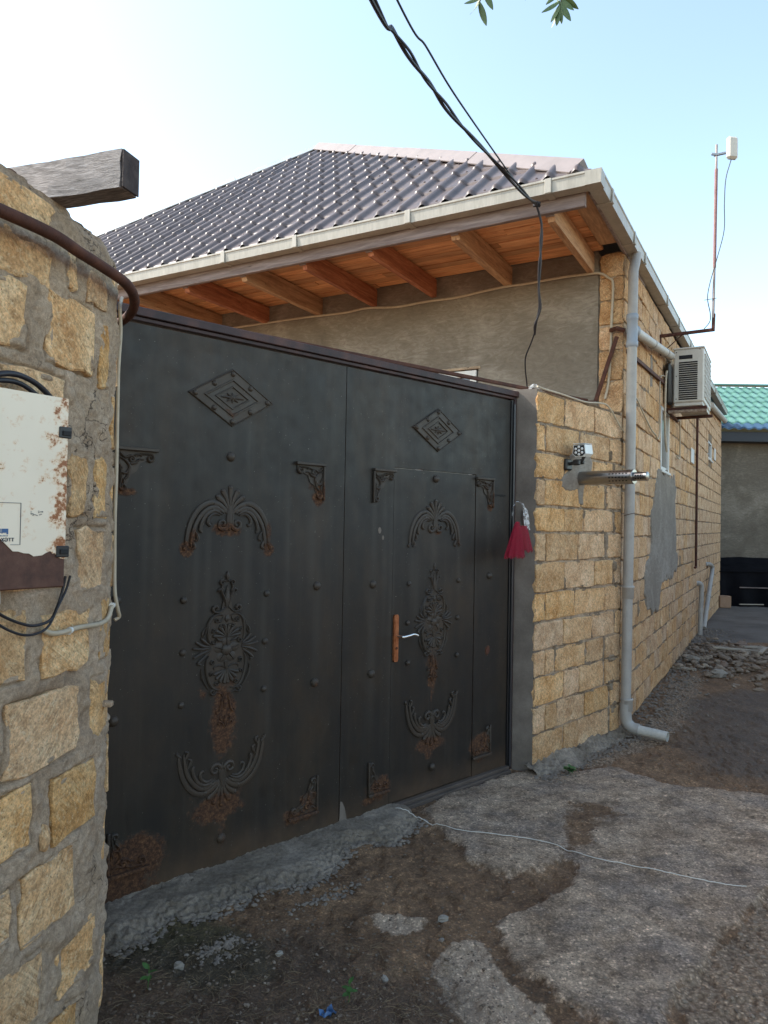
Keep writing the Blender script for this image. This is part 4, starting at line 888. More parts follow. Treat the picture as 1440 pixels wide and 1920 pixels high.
# frame of the gate
b = MB(); b.box(-.30, 2.665, -.046, .03, 2.452, 2.490, .003); b.obj('top_rail', M_rust_dark, gate)
b = MB(); b.box(-.30, 2.650, -.032, .03, 2.434, 2.4505, .002); b.obj('top_rail_lip', M_rust_dark, gate)
b = MB(); b.box(2.612, 2.630, -.030, .03, .0, 2.430, .003); b.obj('jamb', flat('black_jamb_paint', (.012, .012, .014), .35), gate)
b = MB(); b.box(2.636, 2.658, -.034, .03, .0, 2.450, .003); b.obj('jamb', M_rust_dark, gate)
b = MB(); b.tube([(2.626, -.040, .02), (2.626, -.040, 2.40)], .008, 8); b.obj('hinge_rod', flat('worn_black_paint', (.03, .03, .034), .3), gate, True)
b = MB(); b.box(-.215, -.185, -.05, .03, .0, 2.452, .003); b.obj('jamb', M_rust_dark, gate)
b = MB(); b.box(1.50, 2.612, -.050, .02, -.01, .028, .004); b.box(1.45, 2.60, -.075, -.052, -.02, .012, .003); b.obj('sill', simple('dusty_sill_steel', [(.06, .045, .035), (.10, .075, .06)], 6, .8, bump=.3), gate)
b = MB(); b.bar((.2, .15, 2.525), (3.80, .15, 2.60), .022, .022, .002); b.obj('brace_bar', M_rust, gate)
# concrete post at the right of the gate
b = MB(); fp_ = [(2.660, -.024), (2.7205, -.1485), (2.79, -.142), (2.84, .0), (2.84, .18), (2.660, .18)]
b.add([(x, y, -.03) for x, y in fp_]+[(x, y, 2.505) for x, y in fp_], [tuple(range(5, -1, -1)), tuple(range(6, 12))]+[(i, (i+1) % 6, (i+1) % 6+6, i+6) for i in range(6)])
po = thing('cement_post', 'smooth grey cement face between the gate and the limestone pier', 'post', (GO[0], GO[1], 0), GA)
b.obj('post_shaft', M_post, po)
b = MB(); b.tube(cat([(2.70, -.10, 2.51), (2.73, -.12, 2.53), (2.77, -.135, 2.50), (2.80, -.14, 2.46)], 5), .012, 6); tag(b.obj('plastic_scrap', M_film, None, True, (GO[0], GO[1], 0), GA), 'crumpled scrap of clear plastic on top of the cement post', 'plastic scrap')
b = MB(); Mb = Matrix.Translation((2.688, -.092, 1.655)) @ Matrix.Rotation(R(-64), 4, 'Z'); b.box(-.020, .020, -.022, .0, -.05, .05, .006, Mb); bell = b.obj('door_bell', simple('brown_bell_housing', [(.07, .045, .04), (.09, .06, .05)], 8, .5), None, False, (GO[0], GO[1], 0), GA)
tag(bell, 'small brown door bell on the cement post behind the plastic bag', 'door bell')
# red tulle hanging from a clear bag
tl = thing('tulle_favour', 'crimson tulle skirt in a clear plastic bag hung on the gate post', 'decoration', (GO[0], GO[1], 0), GA)
def skirt(cu, cz, w0, w1, h, y, lean, folds, name):
    nu, nz = 64, 12; V = []; F = []
    for j in range(nz+1):
        t = j/nz; hw = w0+(w1-w0)*t**.8
        for i in range(nu):
            a = 2*math.pi*i/nu; fr = 1+.13*t*math.sin(a*folds)+.05*t*math.sin(a*folds*2.3+1)
            V.append((cu+lean*t+hw*fr*math.cos(a), y+.42*hw*fr*math.sin(a), cz-h*t+.010*t*math.sin(a*folds+1)))
    for j in range(nz):
        for i in range(nu): F.append((j*nu+i, j*nu+(i+1) % nu, (j+1)*nu+(i+1) % nu, (j+1)*nu+i))
    return mesh_obj(name, V, F, M_tulle, tl, True)
skirt(2.475, 1.625, .016, .085, .225, -.19, -.03, 9, 'tulle_layer'); skirt(2.47, 1.62, .012, .065, .21, -.19, -.02, 7, 'tulle_layer'); skirt(2.56, 1.60, .030, .062, .165, -.175, .02, 6, 'tulle_layer')
V = []; F = []
P_ = cat([(2.455, 1.60), (2.435, 1.66), (2.445, 1.72), (2.485, 1.752), (2.535, 1.742), (2.575, 1.70), (2.585, 1.64), (2.60, 1.58)], 6)
for k, p in enumerate(P_):
    wd = .010+(.014*math.sin(k*.5)**2 if k > 18 else 0)+(.02 if k > 24 else 0); V += [(p[0]-wd*.7, -.185-.008*math.sin(k), p[1]-wd*.3), (p[0]+wd*.4, -.17, p[1]+wd*.15)]
F = [(2*k, 2*k+2, 2*k+3, 2*k+1) for k in range(len(P_)-1)]; mesh_obj('bag_handle', V, F, M_film, tl, True)
b = MB(); b.prism([(2.56, 1.60), (2.545, 1.68), (2.56, 1.72), (2.59, 1.70), (2.61, 1.64), (2.62, 1.57)], -.182, -.180); b.obj('bag_film', M_film, tl)

# ================================================================== THE PIER RIGHT OF THE GATE
pier = thing('limestone_pier', 'straight limestone block wall between the gate post and the house corner', 'wall', (PO[0], PO[1], 0), PA)
PL = 1.262
zs = [2.49, 2.286, 2.091, 1.915, 1.73, 1.555, 1.36, 1.157, .961, .773, .601, .406, .225, .02]
js = [[.353, .784], [.102, .578, 1.049], [.363, .787, 1.146], [.105, .589, 1.007], [.366, .651, 1.157], [.122, .569, 1.019], [.384, .826, 1.142], [.133, .534, .987], [.373, .797, 1.174], [.136, .262, .704, 1.008], [.383, .605, 1.014], [.146, .301, .691, 1.109], [.393, .6, 1.114]]
pr = []
for i, j in enumerate(js):
    x = [-.003]+j+[PL]
    for k in range(len(x)-1):
        g0 = .007 if k else 0; a, b_ = x[k]+g0, x[k+1]-.007
        if x[k+1] > 1.0 and x[k+1] < PL: b_ = x[k+1]-.022-.02*random.random()
        if b_-a > .04: pr.append((a, min(b_, PL-.002), zs[i+1]+.006+.004*random.random(), zs[i]-.006-.003*random.random()))
FP = Face((0, 0), 0)
def pextra(a, z):
    out = np.zeros(a.shape)
    flue = poly_sd(a, z, [(.439, 2.103), (.55, 2.13), (.69, 2.132), (.767, 2.075), (.75, 2.002), (.67, 1.94), (.64, 1.879), (.618, 1.756), (.554, 1.762), (.534, 1.858), (.42, 1.845), (.343, 1.849), (.293, 1.863), (.341, 1.951), (.408, 1.997)])
    out += 0*flue
    for (u0, zz, su, sz) in ((1.12, 2.40, .05, .07), (1.10, .60, .05, .08), (1.10, .43, .06, .09), (1.16, .22, .04, .1), (1.13, 1.30, .04, .05), (1.06, 2.15, .02, .05)):
        out += .024*sstep(.4, .62, np.exp(-((a-u0)/su)**2-((z-zz)/sz)**2)+.4*fbm(a*18, z*18, 4))
    return out
mortar_sheet(FP, np.arange(.0, PL+.001, .0042), np.arange(-.05, 2.50, .0046), pr, pier, M_mortar_joint, base=-.001, amp=.016, edge=.022, freq=22, extra=pextra, name='mortar_bed')
add_blocks(FP, pr, pier, M_stone_pier, hb=.006, jit=.006, fine=True)
b = MB(); b.box(.001, PL-.02, .006, .20, -.05, 2.475); b.obj('pier_core', M_mortar, pier)
# footing of grey mortar along the pier and round the corner
us = np.arange(-.08, 1.40, .008); ts = np.linspace(0, 1, 30); gu, gt = np.meshgrid(us, ts, indexing='ij')
wd = (.14+.05*fbm(gu*4, gu, 3)*2+.05*np.exp(-((gu-.25)/.25)**2))*(1+.15*fbm(gu*22, gu*4, 2)); n_ = -.02+gt*wd
h_ = .060*(1-gt)**1.2*(1+1.2*fbm(gu*5, gt, 3))+.060*fbm(gu*30, n_*30, 4)*sstep(0, .15, 1-gt)-.012*(gt > .97)
V = np.c_[gu.ravel(), -n_.ravel(), h_.ravel()]; I = np.arange(gu.size).reshape(gu.shape); F = np.c_[I[:-1, :-1].ravel(), I[:-1, 1:].ravel(), I[1:, 1:].ravel(), I[1:, :-1].ravel()]
mesh_obj('footing', V, F, M_cement, pier, True)

# ================================================================== THE HOUSE
house = thing('limestone_house', 'single-storey limestone house with brown tiled roof and deep wooden eaves', 'house', (HO[0], HO[1], 0), HA)
LEN = 10.1; WT = 3.785
# facade
def facade():
    S = np.arange(-8.6, -.188, .02); Z = np.arange(0, 3.83, .02)
    gs, gz2 = np.meshgrid(S, Z, indexing='ij'); h = .006*fbm(gs*2, gz2*2, 4)*2+.003*fbm(gs*9, gz2*9, 3)
    V = np.c_[gs.ravel(), -h.ravel()+.0, gz2.ravel()]; a, b_ = gs.shape; I = np.arange(a*b_).reshape(a, b_)
    F = np.c_[I[:-1, :-1].ravel(), I[1:, :-1].ravel(), I[1:, 1:].ravel(), I[:-1, 1:].ravel()]
    cs = gs[:-1, :-1]+.01; cz = gz2[:-1, :-1]+.01
    F = F[~((cs > -2.36) & (cs < -1.22) & (cz > 1.70) & (cz < 2.97)).ravel()]
    return mesh_obj('plaster_wall', V, F, M_plaster, house, True)
fw = facade()
b = MB(); b.box(-8.6, -2.36, .012, .22, 0, 3.8); b.box(-1.22, -.19, .012, .22, 0, 3.8); b.box(-2.36, -1.22, .012, .22, 2.97, 3.8); b.box(-2.36, -1.22, .012, .22, 0, 1.70); b.obj('front_wall_core', M_plaster, house)
b = MB()
for (x0, x1, z0, z1) in [(-2.34, -1.24, 2.90, 2.955), (-2.34, -1.24, 1.72, 1.78), (-2.34, -2.28, 1.78, 2.90), (-1.30, -1.24, 1.78, 2.90), (-1.82, -1.76, 1.78, 2.90)]: b.box(x0, x1, .0, .06, z0, z1, .004)
win = b.obj('window', M_white, house); b = MB(); b.box(-2.28, -1.82, .03, .04, 1.78, 2.90); b.obj('pane', M_glass, win); b = MB(); b.box(-1.76, -1.30, .03, .04, 1.78, 2.90); b.obj('pane', M_glass, win)
b = MB(); b.box(-2.6, -1.20, -.012, .01, 2.962, 2.985, .003); b.obj('cracked_lintel_edge', M_mortar, house)
# corner blocks facing front and the side wall
quo = []
z = 2.50
for i, hgt in enumerate([.26, .245, .20, .20, .185, .195]):
    quo.append((-.185+.0*random.random(), -.004, z+.006, z+hgt-.004)); z += hgt
FF = Face((0, 0), 0)
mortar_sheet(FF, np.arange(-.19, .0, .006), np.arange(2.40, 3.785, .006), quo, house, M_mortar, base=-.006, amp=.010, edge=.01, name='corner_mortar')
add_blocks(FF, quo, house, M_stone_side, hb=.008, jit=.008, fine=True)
FS = Face((0, 0), math.pi/2)                                # side wall: s = house y, outward = +x
holes = [(1.96, 2.58, 2.19, 2.87), (7.25, 7.95, 2.77, 3.10)]
side_rects = []
zc = .0; rows = []; hs = .19
k = 0
while zc < WT-.05:
    h = hs*(1+random.uniform(-.05, .06)); rows.append((zc, min(zc+h, WT))); zc += h
# align the last row with the top
sc_h = WT/rows[-1][1]
rows = [(a*sc_h, b_*sc_h) for a, b_ in rows]
for i, (z0, z1) in enumerate(rows):
    s = .0 if i % 2 else .0; L = .20 if i % 2 else .36
    while s < LEN:
        wdt = L if s == 0 else random.choice([.38, .38, .39, .37, .30, .22, .38]); e = min(s+wdt, LEN)
        a, b_ = s+.005+.004*random.random(), e-.005-.005*random.random()
        if b_-a > .05:
            cut = [(a, b_)]
            for (h0, h1, k0, k1) in holes:
                if z0 < k1-.02 and z1 > k0+.02:
                    nc = []
                    for (p, q2) in cut:
                        if q2 <= h0 or p >= h1: nc.append((p, q2))
                        else:
                            if h0-p > .05: nc.append((p, h0-.008))
                            if q2-h1 > .05: nc.append((h1+.008, q2))
                    cut = nc
            for (p, q2) in cut: side_rects.append((p, q2, z0+.006+.003*random.random(), z1-.006))
        s = e
patch = [(1.72, 2.19), (2.62, 2.20), (2.98, 2.217), (3.12, 2.05), (3.05, 1.8), (3.15, 1.5), (3.28, 1.3), (3.30, 1.16), (2.9, 1.05), (2.55, 1.10), (2.1, .98), (1.9, .75), (1.55, .78), (1.33, .841), (1.2, .80), (1.024, 1.015), (1.15, 1.25), (1.3, 1.4), (1.421, 1.752), (1.55, 1.8)]
def sextra(a, z):
    out = np.zeros(a.shape)
    for (u0, zz, su, sz) in ((1.30, 3.06, .10, .16), (.9, 2.75, .06, .12), (1.7, 1.45, .1, .1), (.75, .9, .04, .1), (3.6, 1.2, .12, .1)):
        out += .022*sstep(.45, .62, np.exp(-((a-u0)/su)**2-((z-zz)/sz)**2)+.4*fbm(a*18, z*18, 4))
    return out
Sg = np.r_[np.arange(.0, 3.6, .0085), geo(3.6, LEN, .0095, 1.004)]
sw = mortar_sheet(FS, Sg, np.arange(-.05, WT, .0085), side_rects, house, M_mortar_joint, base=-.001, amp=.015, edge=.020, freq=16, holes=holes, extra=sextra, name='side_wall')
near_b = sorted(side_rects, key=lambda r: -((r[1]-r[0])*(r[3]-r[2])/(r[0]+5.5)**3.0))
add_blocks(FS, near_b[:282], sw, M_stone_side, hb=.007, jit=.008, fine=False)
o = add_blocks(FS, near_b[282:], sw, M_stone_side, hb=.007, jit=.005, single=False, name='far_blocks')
b = MB(); b.box(-.20, -.012, .2, 1.95, 0, WT); b.box(-.20, -.012, 2.59, 7.24, 0, WT); b.box(-.20, -.012, 7.96, LEN, 0, WT); b.box(-.20, -.012, 1.95, 2.59, 0, 2.18); b.box(-.20, -.012, 1.95, 2.59, 2.88, WT)
b.box(-.20, -.012, 7.24, 7.96, 0, 2.76); b.box(-.20, -.012, 7.24, 7.96, 3.11, WT); b.box(-8.6, -.2, LEN-.2, LEN, 0, WT); b.box(-8.6, -8.4, .22, LEN-.2, 0, WT); b.obj('inner_wall_core', M_mortar, house)
def patch_mesh(face, poly, m, h, name, parent, res=.012, rag=.10, fr=9):
    P = np.array(poly); S = np.arange(P[:, 0].min()-.15, P[:, 0].max()+.15, res); Z = np.arange(P[:, 1].min()-.15, P[:, 1].max()+.15, res)
    a, z = np.meshgrid(S, Z, indexing='ij'); d = poly_sd(a, z, poly)+rag*fbm(a*fr, z*fr, 4)
    hh = np.where(d > 0, h*sstep(0, .014, d)+.004*fbm(a*7, z*7, 3)+.002, -.02); x, y = face.pt(a.ravel(), hh.ravel()); V = np.c_[x, y, z.ravel()]
    I = np.arange(a.size).reshape(a.shape); k = ((d[:-1, :-1] > -.014) & (d[1:, 1:] > -.014)).ravel()
    F = np.c_[I[:-1, :-1].ravel(), I[1:, :-1].ravel(), I[1:, 1:].ravel(), I[:-1, 1:].ravel()][k]
    return mesh_obj(name, V, F, m, parent, True)
patch_mesh(FS, patch, M_patch, .019, 'cement_patch', house, .012, .22, 6)
patch_mesh(FS, [(1.22, 2.92), (1.36, 2.95), (1.40, 3.1), (1.33, 3.25), (1.24, 3.2)], M_patch, .012, 'cement_patch', house, .008)
patch_mesh(FS, [(2.5, 1.05), (2.7, 1.0), (3.3, 1.15), (3.4, 1.35), (3.1, 1.3), (2.8, 1.2)], M_patch, .012, 'cement_patch', house, .012)
patch_mesh(FP, [(.439, 2.103), (.55, 2.13), (.69, 2.132), (.767, 2.075), (.75, 2.002), (.67, 1.94), (.64, 1.879), (.618, 1.756), (.554, 1.762), (.534, 1.858), (.42, 1.845), (.343, 1.849), (.293, 1.863), (.341, 1.951), (.408, 1.997)], M_patch, .013, 'cement_patch', pier, .005, .05, 13)
# side windows
def side_window(s0, s1, z0, z1, d, glass):
    b = MB(); f = .035
    for (a, b_, c, e) in [(s0, s1, z1-f, z1), (s0, s1, z0, z0+f), (s0, s0+f, z0+f, z1-f), (s1-f, s1, z0+f, z1-f)]: b.box(-d-.05, -d, a, b_, c, e, .003)
    b.box(-d-.01, .03, s0-.02, s1+.02, z0-.03, z0-.002, .004)
    w_ = b.obj('window', M_white, house); b = MB(); b.box(-d-.03, -d-.02, s0+f, s1-f, z0+f, z1-f); b.obj('pane', glass, w_)
side_window(1.975, 2.565, 2.205, 2.86, -.012, M_glass2); side_window(7.26, 7.94, 2.785, 3.09, -.005, M_glass)
b = MB(); b.box(.008, .02, 4.66, 5.0, 2.50, 2.70, .003); b.obj('vent_plate', M_white, house)
b = MB(); b.box(.006, .02, 8.35, 8.62, 2.85, 3.06, .003); b.obj('vent_plate', M_white, house)

# eaves
FY, EY = -1.20, -1.30                                       # fascia and gutter lines
b = MB(); b.box(-8.85, -.02, FY, FY+.035, 3.672, 3.80, .003); b.obj('fascia_board', M_oldwood, house)
b = MB(); b.box(-8.85, .0, FY-.03, FY-.001, 3.765, 3.84, .003); b.obj('fascia_board', M_oldwood, house)
b = MB(); b.box(-8.7, -.30, FY+.10, FY+.15, 3.775, 3.812, .003); b.obj('eave_batten', M_oldwood, house)
rx = [-.26, -.95, -1.66, -2.28, -2.90, -3.56, -4.20, -4.84, -5.5, -6.15, -6.8, -7.45, -8.1]
for i, x in enumerate(rx):
    m = [M_rafter_tan, M_rafter_tan, M_rafter_red, M_rafter_red, M_rafter_tan, M_rafter_red, M_rafter_tan][i % 7]
    b = MB(); jz = random.uniform(-.006, .006); jx = random.uniform(-.015, .015)
    P = [(FY+.05, 3.675+jz), (FY+.07, 3.640+jz), (.02, 3.645+jz), (.02, 3.805), (FY+.05, 3.80)]
    V = [(x-.026+jx, p, q2) for p, q2 in P]+[(x+.026, p, q2) for p, q2 in P]; n = 5
    F = [tuple(range(n-1, -1, -1)), tuple(range(n, 2*n))]+[(k, (k+1) % n, (k+1) % n+n, k+n) for k in range(n)]
    mesh_obj('rafter', V, F, m, house)
    b = MB(); b.box(x-.032, x+.026, FY+.036, FY+.049, 3.665, 3.74, .002); b.obj('rafter_end_cleat', M_oldwood, house)
y = FY+.04; k = 0
while y < -.02:
    wdt = random.choice([.095, .105, .12, .10]); y2 = min(y+wdt, .0); x = -8.75
    while x < -.19:
        L = random.uniform(2.2, 3.6); x2 = min(x+L, -.16)
        if -.16-x2 < .5: x2 = -.16
        dz = random.uniform(0, .008); b = MB(); b.box(x+.002, x2-.002, y+.003, y2-.002, 3.812+dz, 3.834+dz, .002); b.obj('soffit_plank', M_plank, house); x = x2
    y = y2
b = MB(); b.box(-.150, -.012, FY+.04, -.19, 3.79, 3.812, .003); b.obj('side_soffit_board', M_rafter_tan, house)
b = MB(); b.box(-.145, .0, FY+.037, -.001, 3.775, 3.789, .002); b.obj('side_soffit_board', M_oldwood, house) if False else None
b = MB(); b.box(-.010, .012, FY+.04, .9, 3.762, 3.86, .003); b.obj('side_fascia', M_oldwood, house)
for i in range(7):
    b = MB(); b.box(-.23, -.155, FY+.12+i*.15, FY+.155+i*.15, 3.835, 3.855, .002); b.obj('corner_noggin', M_oldwood, house)
# gutters
def gutter_run(p0, p1, side, joints, hz0, hz1, wdt=.10, hgt=.088):
    """box gutter: side 'front' runs along x at y=EY, side 'side' runs along y"""
    cuts = [p0]+joints+[p1]
    for a, b_ in zip(cuts[:-1], cuts[1:]):
        V = []; P = [(0, hgt), (-.004, 0), (wdt-.006, 0), (wdt, hgt)]   # outer lip, bottom, inner
        outl = [(-.006, hgt), (-.006, hgt-.012), (0, hgt-.018), (.006, .0), (wdt-.006, .0), (wdt, hgt), (wdt-.004, hgt), (wdt-.010, .005), (.010, .005), (.006, hgt-.01)]
        for s in (a, b_-.001 if b_ > a else b_+.001):
            zz = hz0+(hz1-hz0)*(s-p0)/(p1-p0)
            for (o_, z_) in outl:
                V.append((s, EY+o_, zz-hgt+z_) if side == 'front' else (.10-o_, s, zz-hgt+z_))
        n = len(outl); F = [(i, (i+1) % n, (i+1) % n+n, i+n) for i in range(n)]+[tuple(range(n-1, -1, -1)), tuple(range(n, 2*n))]
        mesh_obj('gutter_section', V, F, M_gutter, house)
    for s in joints:
        zz = hz0+(hz1-hz0)*(s-p0)/(p1-p0); b = MB()
        if side == 'front': b.box(s-.022, s+.022, EY-.009, EY+.004, zz-hgt-.003, zz+.004, .002); b.box(s-.022, s+.022, EY-.004, EY+wdt, zz-hgt-.006, zz-hgt-.001, .001)
        else: b.box(.098, .109, s-.022, s+.022, zz-hgt-.003, zz+.004, .002); b.box(.0, .104, s-.022, s+.022, zz-hgt-.006, zz-hgt-.001, .001)
        b.obj('gutter_joint', M_gutter, house)
gutter_run(-8.9, .0, 'front', [-5.6, -4.22, -3.0, -2.26, -1.26, -.235][::1], 3.848, 3.848)
gutter_run(-1.20, LEN+.2, 'side', [-.96, -.14, .345, 1.65, 2.56, 3.7, 4.9, 6.1, 7.4, 8.8], 3.848, 3.848+.17)
b = MB(); b.add([(0, EY-.006, 3.848), (.106, EY-.006, 3.848), (.106, -1.20, 3.848), (.0, -1.20, 3.848), (.0, EY, 3.760), (.10, EY, 3.760), (.10, -1.2, 3.760), (0, -1.2, 3.760)], [(0, 4, 5, 1), (1, 5, 6, 2), (4, 7, 6, 5), (0, 3, 7, 4)]); b.obj('gutter_corner', M_gutter, house)

# roof: pressed metal tiles on the front slope
X0, X1, YE, ZE = -8.85, .03, EY+.06, 3.862; AX, AY, AZ = -4.38, 2.07, 6.62
SL = math.hypot(AY-YE, AZ-ZE); cy, cz2 = (AY-YE)/SL, (AZ-ZE)/SL
def wmax(x): return np.where(x < AX, (x-X0)/(AX-X0), (X1-x)/(X1-AX))*SL
def roof_pts(x, w, h): return np.c_[x, YE+w*cy-h*cz2, ZE+w*cz2+h*cy]
ws = []
st = .35
kk = 0
while kk*st < SL+.01:
    for f in (0.0, .03, .12, .5, .93, .995): ws.append(kk+f)
    kk += 1
ws = np.array(ws)
def tile_h(x, wk, ph):
    fr = wk-np.floor(wk+1e-9); wave = .5+.5*np.cos(2*np.pi*(x-ph)/.183); wave = wave**1.25
    return .030*wave+.024*(1-fr)*(fr > .0)+.024*(fr <= .0)*1.0-.022*(fr <= .0)
xx = X0; si = 0
while xx < X1-.02:
    xe = min(xx+.183*6, X1); n = int(round((xe-xx)/.0105)); xg = np.linspace(xx, xe+(.012 if xe < X1 else 0), n)
    gx2, gw = np.meshgrid(xg, ws, indexing='ij'); jit = random.uniform(-.012, .012)
    fr = gw-np.floor(gw+1e-9); ph = np.abs(((gx2-X0)/.183+.5) % 1-.5)*.183; wv = np.where(ph < .046, np.cos(ph/.046*np.pi/2)**1.3, 0)
    H = .034*wv+.012*(1-fr)+.010; H = np.where(fr < .001, .034*wv+.006, H)+.0025*(si % 2)
    W_ = gw*st+jit+.004*np.where(fr < .05, -wv, 0); W_ = np.where(gw < .001, -.02, W_); Wm = np.maximum(wmax(np.clip(gx2, X0, X1)), 0); W_ = np.minimum(W_, Wm)
    V = roof_pts(gx2.ravel(), W_.ravel(), H.ravel()); a, b_ = gx2.shape; I = np.arange(a*b_).reshape(a, b_)
    area = (W_[:-1, 1:]-W_[:-1, :-1]+W_[1:, 1:]-W_[1:, :-1]) > .0005
    F = np.c_[I[:-1, :-1].ravel(), I[1:, :-1].ravel(), I[1:, 1:].ravel(), I[:-1, 1:].ravel()][area.ravel()]
    mesh_obj('roof_sheet', V, F, M_tile, house); xx = xe; si += 1
b = MB()
for i in range(48):
    for k in range(12):
        if (i+k) % 2: continue
        x = X0+.183*(i+.5); w_ = k*.35+.05
        if 0 < w_ < float(wmax(np.array(x)))-.1:
            p = roof_pts(np.array([x]), np.array([w_]), np.array([.021]))[0]; b.dome(tuple(p), .011, (0, -cz2, cy), .008, 6)
o = b.obj('roof_screws', M_rust_dark, house); o['kind'] = 'stuff'
def plane_slab(name, P, m, th=.02):
    V = [tuple(p) for p in P]+[(p[0], p[1], p[2]-th) for p in P]; n = len(P)
    F = [tuple(range(n)), tuple(range(2*n-1, n-1, -1))]+[(i, i+n, (i+1) % n+n, (i+1) % n) for i in range(n)]
    return mesh_obj(name, V, F, m, house)
plane_slab('roof_underlay', [(X0+.15, YE+.1, ZE-.02), (X1-.15, YE+.1, ZE-.02), (AX, AY-.05, AZ-.10)], M_oldwood)
RE = LEN-2.07+.4
plane_slab('roof_slope', [(X1, YE, ZE), (X1+.0, LEN+.4, ZE+.15), (AX, RE, AZ), (AX, AY, AZ)], M_tile)
plane_slab('roof_slope', [(X0, LEN+.4, ZE), (X0, YE, ZE), (AX, AY, AZ), (AX, RE, AZ)], M_tile)
plane_slab('roof_slope', [(X1, LEN+.4, ZE+.15), (X0, LEN+.4, ZE), (AX, RE, AZ)], M_tile)
# hip caps
def hipcap(p, q, m, nseg, name, wd=.15, rise=.05, outx=1):
    p = Vector(p); q = Vector(q); d = (q-p).normalized()
    for k in range(nseg):
        a = p+(q-p)*(k/nseg)-(d*.03 if k else Vector()); c = p+(q-p)*((k+1)/nseg)
        nf = Vector((0, -cz2, cy)); tf = nf.cross(d).normalized()      # in the front slope
        if tf.dot(Vector((-outx, 0, -.2))) < 0: tf = -tf
        side = Vector((outx*.6, .15, -.5)).normalized(); side = (side-d*side.dot(d)).normalized()
        lift = .004*(k % 2); V = []
        for e in (a, c):
            e = e+nf*(.045+lift)
            V += [tuple(e+tf*wd-nf*.004), tuple(e+tf*wd+nf*.004), tuple(e+tf*.03+Vector((0, 0, rise))), tuple(e+Vector((0, 0, rise+.012))), tuple(e+side*wd), tuple(e+side*wd-Vector((0, 0, .012)))]
        n = 6; F = [(i, (i+1) % n, (i+1) % n+n, i+n) for i in range(n)]+[tuple(range(n-1, -1, -1)), tuple(range(n, 2*n))]
        mesh_obj(name, V, F, m, house)
hipcap((X1-.06, YE+.06, ZE+.03), (AX, AY, AZ), M_cap, 4, 'hip_cap', .11, .04, 1)
hipcap((X0+.02, YE+.02, ZE+.02), (AX, AY, AZ), M_eave_metal, 5, 'hip_cap', .09, .03, -1)

# ================================================================== THINGS ON THE HOUSE
def hthing(name, label, cat_, group=None): return thing(name, label, cat_, (HO[0], HO[1], 0), HA, group)
def hobj(b, name, m, label, cat_, smooth=True, group=None): return tag(b.obj(name, m, None, smooth, (HO[0], HO[1], 0), HA), label, cat_, group)
dp = hthing('downpipe', 'tall grey plastic downpipe at the house corner ending in an elbow', 'downpipe')
PX, PY = .075, -.055
b = MB(); b.tube([(PX+.0, PY+.14, 3.775), (PX, PY+.10, 3.70), (PX, PY+.02, 3.60), (PX, PY, 3.1)], .038, 20); b.obj('pipe', M_pvc, dp, True)
b = MB(); b.tube([(PX, PY, 3.12), (PX-.002, PY-.003, 1.96)], .0378, 20); b.obj('pipe', M_pvc, dp, True)
b = MB(); b.tube([(PX-.002, PY-.003, 1.965), (PX-.008, PY-.008, 1.1)], .0384, 20); b.obj('pipe', M_pvc, dp, True)
b = MB(); b.tube([(PX-.008, PY-.008, 1.11), (PX-.012, PY-.012, .22)], .0378, 20); b.obj('pipe', M_pvc, dp, True)
for z, r in ((1.985, .0430), (1.10, .0430), (.235, .0445)):
    b = MB(); b.lathe([(r-.005, -.05), (r, -.045), (r, .03), (r+.004, .034), (r+.004, .046), (r, .05), (r-.006, .052)], (PX-.006, PY-.006, z), (0, 0, 1), 20); b.obj('socket', M_pvc, dp, True)
b = MB(); b.lathe([(.039, -.13), (.045, -.125), (.045, -.085), (.041, -.08), (.041, .08), (.045, .085), (.045, .125), (.039, .13)], (PX, PY, 3.13), (0, 0, 1), 20)
b.lathe([(.041, .0), (.042, .06), (.048, .065), (.048, .11), (.040, .115)], (PX, PY, 3.14), (0, 1, .12), 20); b.obj('tee_fitting', simple('blue_grey_pvc', [(.22, .25, .29), (.28, .31, .35)], 6, .5, bump=.03, grain=.1), dp, True)
b = MB(); b.tube([(PX, PY+.05, 3.146), (PX-.0, 2.15, 3.40)], .038, 18); b.obj('branch_pipe', M_pvc_white, dp, True)
for y_, z_ in ((.95, 3.255), (1.75, 3.353)):
    b = MB(); b.lathe([(.038, -.03), (.0425, -.028), (.0425, .028), (.038, .03)], (PX, y_, z_), (0, 1, .12), 18); b.obj('branch_socket', M_pvc, dp, True)
ex, ey = PX-.012, PY-.012
b = MB(); b.tube(cat([(ex, ey, .24), (ex, ey, .16), (ex+.012, ey-.002, .10), (ex+.05, ey-.008, .067), (ex+.10, ey-.012, .060)], 5), .043, 20); b.obj('elbow', M_pvc, dp, True)
b = MB(); b.lathe([(.037, 0), (.037, .235), (.033, .235), (.033, .0)], (ex+.08, ey-.01, .058), (.30, -.05, -.012), 20); b.obj('spout', M_pvc_white, dp, True)
b = MB(); b.tube([(PX+.042*math.cos(t)-.004, PY+.042*math.sin(t)-.006, 1.70+.012*math.cos(t)) for t in np.linspace(-2.6, 1.0, 14)], .0022, 5); b.obj('wire_tie', M_rust, dp)
b = MB(); b.tube([(PX-.06, PY-.0, 3.14), (-.03, PY-.05, 3.15), (-.09, -.03, 3.16)], .018, 8); b.obj('clamp', M_rust, dp, True)

